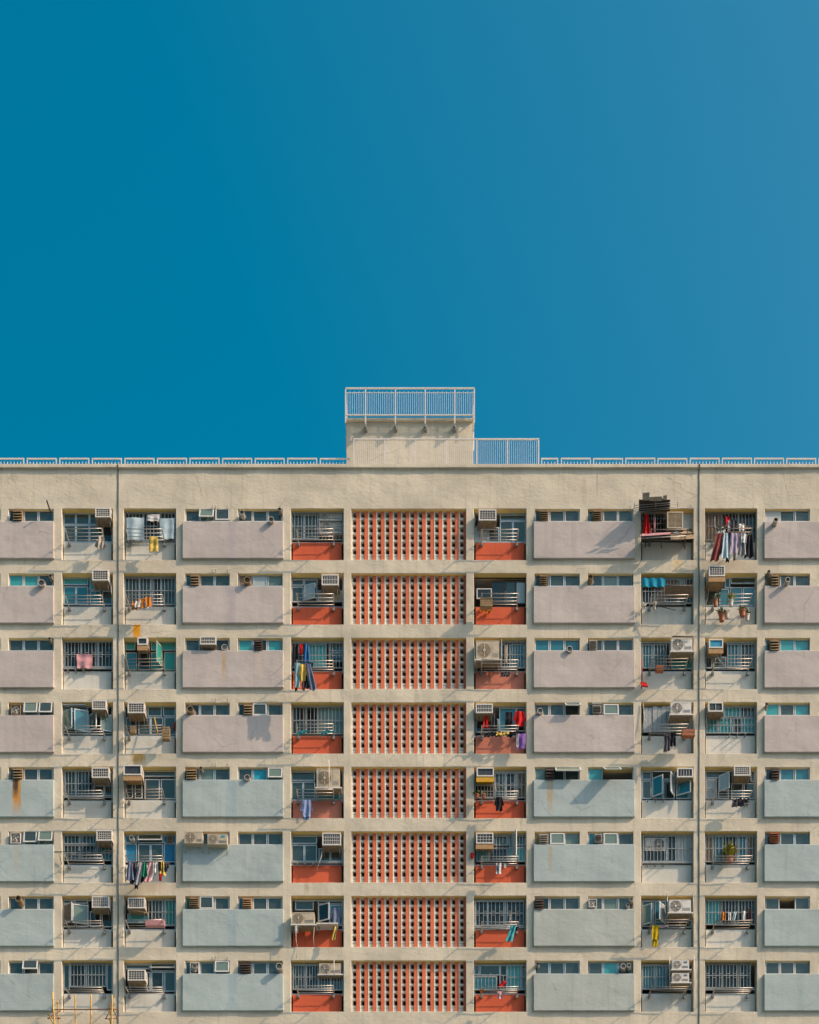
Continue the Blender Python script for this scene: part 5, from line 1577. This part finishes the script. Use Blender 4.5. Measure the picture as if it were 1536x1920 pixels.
stick(F, [(612, 520, -.12), (614, 745, -.12)], .02, 'rail', 'white upright post right of condenser pair, ' + B_('E', 7), 'post', 'post')
stick(F, [(432, 520, -.12), (434, 745, -.12)], .02, 'rail', 'white upright post left of condenser pair, ' + B_('E', 7), 'post', 'post')
rack('E', 7, 1)
o, F = bay_window('F', 7, [(697,580,820,758,'D'),(821,580,940,758,'D'),(941,580,1028,758,'D')], 'alu_green')
grille(o, F, 697, 572, 1030, 760, 13, fancy=True); grille(o, F, 692, 762, 1064, 772, 1, mids=(), r=.014); rack('F', 7, 2)
# row below, cut by the lower edge of the picture
for c in BAY:
    a, b = BAY[c]
    d = DW; fr, pn = MB(), MB()
    p, q = at(a + 1.2, T(8) + 8, d), at(b - 1.2, T(8) + 64.8, d)
    x0, x1 = max(p.x, wx(a) + .004), min(q.x, wx(b) - .004)
    ring(fr, x0, x1, q.z, p.z, d + .012, .04, 'alu')
    for k in range(4):
        xa, xb = x0 + (x1 - x0) * k / 4, x0 + (x1 - x0) * (k + 1) / 4
        ring(fr, xa + .045, xb - .005, q.z + .05, p.z - .05, d, .04, 'alu'); pane(pn, xa + .085, xb - .045, q.z + .09, p.z - .09, d + .02, 'd')
    o = fr.build('casement_window', bld); pn.build('pane', o)

# ================================================================== strip windows: three panes each
random.seed(21)
STRIPS = {
 'L':  ['Ddd', 'ttd', 'ddd', 'Dvd', 'ddd', 'dvv', 'ddd', 'ddd'],
 'M1': ['dvv', 'ddd', 'ddD', 'Ddd', 'dvd', 'DDD', 'Gdd', 'ddv'],
 'M2': ['ddd', 'nfv', 'tDt', 'Ddd', 'dKv', 'ddd', 'ddd', 'ddd'],
 'N1': ['Ddd', 'Ddd', 'bbb', 'ddD', 'vDD', 'ydv', 'Ddd', 'ddd'],
 'N2': ['ddd', 'dvd', 'ddd', 'dvd', 'too', 'bvd', 'dvd', 'dtd'],
 'R':  ['wdd', 'ndd', 'Dtt', 'tdt', 'Dbb', 'ddd', 'dod', 'ddd'],
 'L0': ['ddd'] * 8, 'R2': ['ddd'] * 8}
SW = {}
for c, rows in STRIPS.items():
    for i, kinds in enumerate(rows):
        SW[(c, i)] = strip_window(c, i, kinds, frame='alu_white' if (i + len(c)) % 3 else 'alu')
    strip_window(c, 8, 'ddd')
# awnings pushed open (zoom region, row)
def FR(reg, row): return Frame(reg, row)
for (c, i, reg, x0, y0, x1, y1, ang, kd, *hh) in (
    ('M1', 0, 1, -22, 415, 85, 505, 22, 'v'), ('M1', 0, 1, 96, 415, 200, 505, 6, 'd'), ('L', 3, 0, 180, 582, 280, 675, 16, 'v'), ('L', 3, 0, 292, 582, 390, 675, 16, 'd'),
    ('L', 5, 0, 178, 545, 276, 640, 10, 'd'), ('L', 5, 0, 288, 545, 392, 640, 18, 'v'), ('M2', 4, 1, 484, 82, 590, 170, 16, 'v'), ('N1', 3, 2, 1138, 590, 1252, 680, 50, 'v'),
    ('N1', 4, 2, 1065, 80, 1252, 178, 48, 'v'), ('N2', 4, 2, 1420, 80, 1545, 178, 55, 'v', .80), ('N1', 5, 2, 1030, 565, 1136, 655, 10, 'v'), ('N2', 5, 2, 1424, 565, 1530, 655, 6, 'v'),
    ('N2', 3, 2, 1424, 598, 1535, 684, 10, 'v'), ('M1', 7, 1, 92, 565, 198, 655, 14, 'v'), ('M1', 6, 1, -20, 85, 80, 180, 4, 'd'), ('L', 7, 0, 172, 552, 284, 640, 20, 'd'), ('N2', 3, 2, 1340, 592, 1412, 625, 55, 'v'), ('M2', 3, 1, 372, 592, 474, 682, 4, 'd')):
    awning(SW[(c, i)], FR(reg, i), x0, y0, x1, y1, ang, kd, DS - .03, 'alu_white', hh[0] if hh else None)
# ventilators
for (c, i, reg, x0, y0, x1, y1, m, lk) in (
    ('L', 0, 0, 96, 416, 164, 506, 'wood', 'brown louvred'), ('M1', 1, 0, 1406, 895, 1470, 985, 'wood', 'brown framed'), ('N1', 0, 2, 952, 420, 1017, 492, 'wood', 'yellowish square'),
    ('N2', 0, 2, 1346, 420, 1410, 492, 'wood', 'brown louvred'), ('N1', 1, 2, 953, 898, 1010, 972, 'wood', 'brown louvred'), ('M2', 2, 1, 385, 120, 440, 202, 'darkwood', 'black louvred'),
    ('N2', 2, 2, 1320, 118, 1378, 185, 'pipe', 'grey louvred'), ('R', 2, 3, 1173, 115, 1242, 205, 'wood', 'brown louvred'), ('M2', 3, 1, 302, 592, 368, 680, 'wood', 'brown louvred'),
    ('N2', 3, 2, 1344, 600, 1408, 655, 'pipe', 'white louvred'), ('L', 4, 0, 95, 78, 166, 168, 'wood', 'rusty stained'), ('M1', 4, 0, 1374, 85, 1452, 170, 'wood', 'brown louvred'),
    ('N1', 4, 2, 995, 80, 1062, 180, 'darkwood', 'black louvred'), ('R', 4, 3, 1184, 85, 1242, 178, 'darkwood', 'black and red louvred'), ('N1', 5, 2, 950, 565, 1016, 635, 'pipe', 'white louvred'),
    ('N2', 5, 2, 1360, 568, 1412, 618, 'pipe', 'white louvred'), ('R', 5, 3, 1174, 556, 1242, 618, 'terracotta', 'white and brown louvred'), ('M1', 6, 0, 1398, 88, 1468, 155, 'wood', 'brown louvred'),
    ('M2', 6, 1, 294, 92, 362, 165, 'cardboard', 'cardboard covered'), ('N1', 6, 2, 918, 100, 984, 188, 'darkwood', 'dark cluttered'), ('M2', 7, 1, 280, 572, 356, 655, 'darkwood', 'black louvred'), ('R', 1, 3, 1182, 895, 1240, 985, 'wood', 'brown louvred')):
    vent_fan(FR(reg, i), x0, y0, x1, y1, f'{lk} ventilator in the {S_(c, i)}', m)
for (c, i, reg, x0, y0, x1, y1) in (('L', 3, 0, 82, 595, 152, 672), ('L', 5, 0, 78, 556, 152, 634), ('N2', 6, 2, 1316, 100, 1376, 160), ('M1', 7, 0, 1404, 568, 1470, 655)):
    vent_fan(FR(reg, i), x0, y0, x1, y1, f'square bladed fan in the {S_(c, i)}', 'wood' if i == 3 else 'ac_white', square=True)
# exhaust pipes
for (c, i, reg, x, y, r, out, m, lk) in (
    ('M2', 0, 1, 290, 436, 17, .3, 'pipe', 'pale left'), ('M2', 0, 1, 507, 488, 20, .35, 'pipe', 'dark mouthed right'), ('R', 0, 3, 1217, 490, 17, .5, 'pipe', 'long white'),
    ('L', 1, 0, 307, 955, 24, .35, 'pipe', 'cream'), ('M2', 1, 1, 330, 934, 24, .35, 'wood', 'tan'), ('N2', 1, 2, 1330, 912, 18, .35, 'wood', 'tan'), ('R', 1, 3, 1305, 932, 17, .45, 'pipe', 'thin jointed'),
    ('M1', 2, 1, 162, 172, 22, .2, 'pipe', 'dark mouthed'), ('N1', 2, 2, 1175, 184, 22, .3, 'pipe', 'silver'), ('M1', 3, 0, 1405, 628, 24, .35, 'wood', 'wide tan'), ('N1', 3, 2, 957, 640, 20, .3, 'pipe', 'white'),
    ('M2', 4, 1, 330, 148, 21, .3, 'pipe', 'white ringed'), ('L', 6, 0, 135, 96, 22, .45, 'wood', 'tan upward'), ('N2', 6, 3, 150, 104, 13, .3, 'pipe', 'small upper'), ('N2', 6, 3, 124, 146, 13, .25, 'pipe', 'small lower'),
    ('M2', 7, 1, 566, 596, 24, .45, 'pipe', 'shiny bright'), ('N2', 7, 3, 90, 597, 19, .3, 'pipe', 'wide left'), ('N2', 7, 3, 132, 590, 15, .3, 'pipe', 'slim right'), ('M1', 7, 0, 1438, 595, 18, .28, 'pipe', 'white ringed'),
    ('M2', 0, 1, 568, 412, 12, .3, 'steel_old', 'thin upper'), ('L', 2, 0, 366, 108, 11, .3, 'steel_old', 'thin upper'), ('L', 1, 0, 372, 905, 12, .3, 'steel_old', 'thin dark upper'),
    ('R', 1, 3, 1165, 872, 12, .3, 'steel_old', 'thin rusty'), ('R', 3, 3, 1150, 592, 11, .3, 'steel_old', 'thin dark'), ('N1', 7, 2, 938, 580, 12, .25, 'steel_old', 'thin dark'), ('M1', 4, 0, 1483, 78, 11, .3, 'steel_old', 'thin dark')):
    duct(FR(reg, i), x, y, f'{lk} exhaust pipe in the {S_(c, i)}', r, out, m)
# the air conditioners that fill strip windows
F = FR(0, 2)
ac_box(F, 1478, 90, 1595, 150, 'grey air conditioner filling the second strip window, third floor down', yf=-.25, nx=8, ny=2)
F = FR(0, 5)
ac_split(F, 1362, 548, 1496, 634, 'left cream condenser covering the second strip window, sixth floor down', style='g', yf=-.42, depth=.38, shelf=False)
F = FR(1, 5)
ac_split(F, 36, 566, 182, 642, 'right cream condenser covering the second strip window, sixth floor down', style='g', yf=-.42, depth=.38, shelf=False, sticker='c_teal')
# small things over the sills
for (reg, i, pts, r, m, lb, nm, ct) in (
    (3, 3, [(20, 770, -.16), (20, 925, -.125)], .010, 'bracket', 'thin dark cable on lilac panel, right of fifth strip window, fourth floor down', 'cable', 'cable'),):
    pass
# wire hooks above the second strip windows
for i in (0, 1, 3, 4, 7):
    F = FR(1, i)
    yy = {0: 378, 1: 850, 3: 545, 4: 40, 7: 520}[i]
    root = empty('wire_hooks', tuple(F.p(125, yy + 20, 0)), f'three white wire hooks above the {STRN["M1"]}, {FLOOR[i]}', 'hooks')
    for xx in (72, 95, 185):
        mb = MB(); mb.tube([F.p(xx, yy + 28, .0), F.p(xx - 2, yy + 10, -.10), F.p(xx + 4, yy, -.10), F.p(xx + 9, yy + 8, -.04)], .012, 'ac_white', 5); rel_build(mb, 'hook', root)

# ------------------------------------------------------------------ bamboo scaffold at lower left
F = Frame(0, 7)
sc_ = empty('bamboo_scaffold', tuple(F.p(600, 1100, -.5)), 'yellow bamboo scaffold at the lower left corner below the first bay', 'scaffold')
for (pts, r, m) in (
    ([(386, 790, -.95), (412, 1160, -.95)], .036, 'bamboo'), ([(426, 850, -.35), (440, 1160, -.35)], .03, 'bamboo'), ([(556, 806, -.7), (560, 1160, -.7)], .032, 'bamboo'),
    ([(672, 804, -.7), (673, 1160, -.7)], .032, 'bamboo'), ([(828, 808, -.95), (824, 1160, -.95)], .036, 'bamboo'), ([(806, 866, -.35), (850, 1160, -.35)], .03, 'bamboo_dark'),
    ([(380, 918, -.85), (868, 914, -.85)], .024, 'bamboo_dark'), ([(352, 980, -.9), (452, 980, -.3)], .024, 'bamboo_dark'), ([(778, 986, -.9), (872, 982, -.3)], .024, 'bamboo_dark'),
    ([(352, 942, -.9), (416, 1060, -.6)], .026, 'bamboo'), ([(448, 925, -.6), (355, 985, -.8)], .022, 'bamboo_dark'), ([(782, 984, -.9), (838, 880, -.6)], .022, 'bamboo_dark'),
    ([(870, 985, -.8), (828, 900, -.6)], .022, 'bamboo_dark'), ([(808, 980, -.9), (836, 1080, -.9)], .026, 'bamboo'), ([(380, 1030, -.85), (868, 1028, -.85)], .024, 'bamboo_dark')):
    P = [F.p(*q) for q in pts]
    n = 14
    mb = MB()
    mb.tube([P[0].lerp(P[1], k / n) + Vector((random.uniform(-.006, .006), random.uniform(-.006, .006), 0)) for k in range(n + 1)], r, m, 7)
    for k in range(1, 7):
        q = P[0].lerp(P[1], k / 7 + random.uniform(-.02, .02)); u = (P[1] - P[0]).normalized() * .012
        mb.tube([q - u, q + u], r * 1.16, m, 7)
    rel_build(mb, 'pole', sc_)
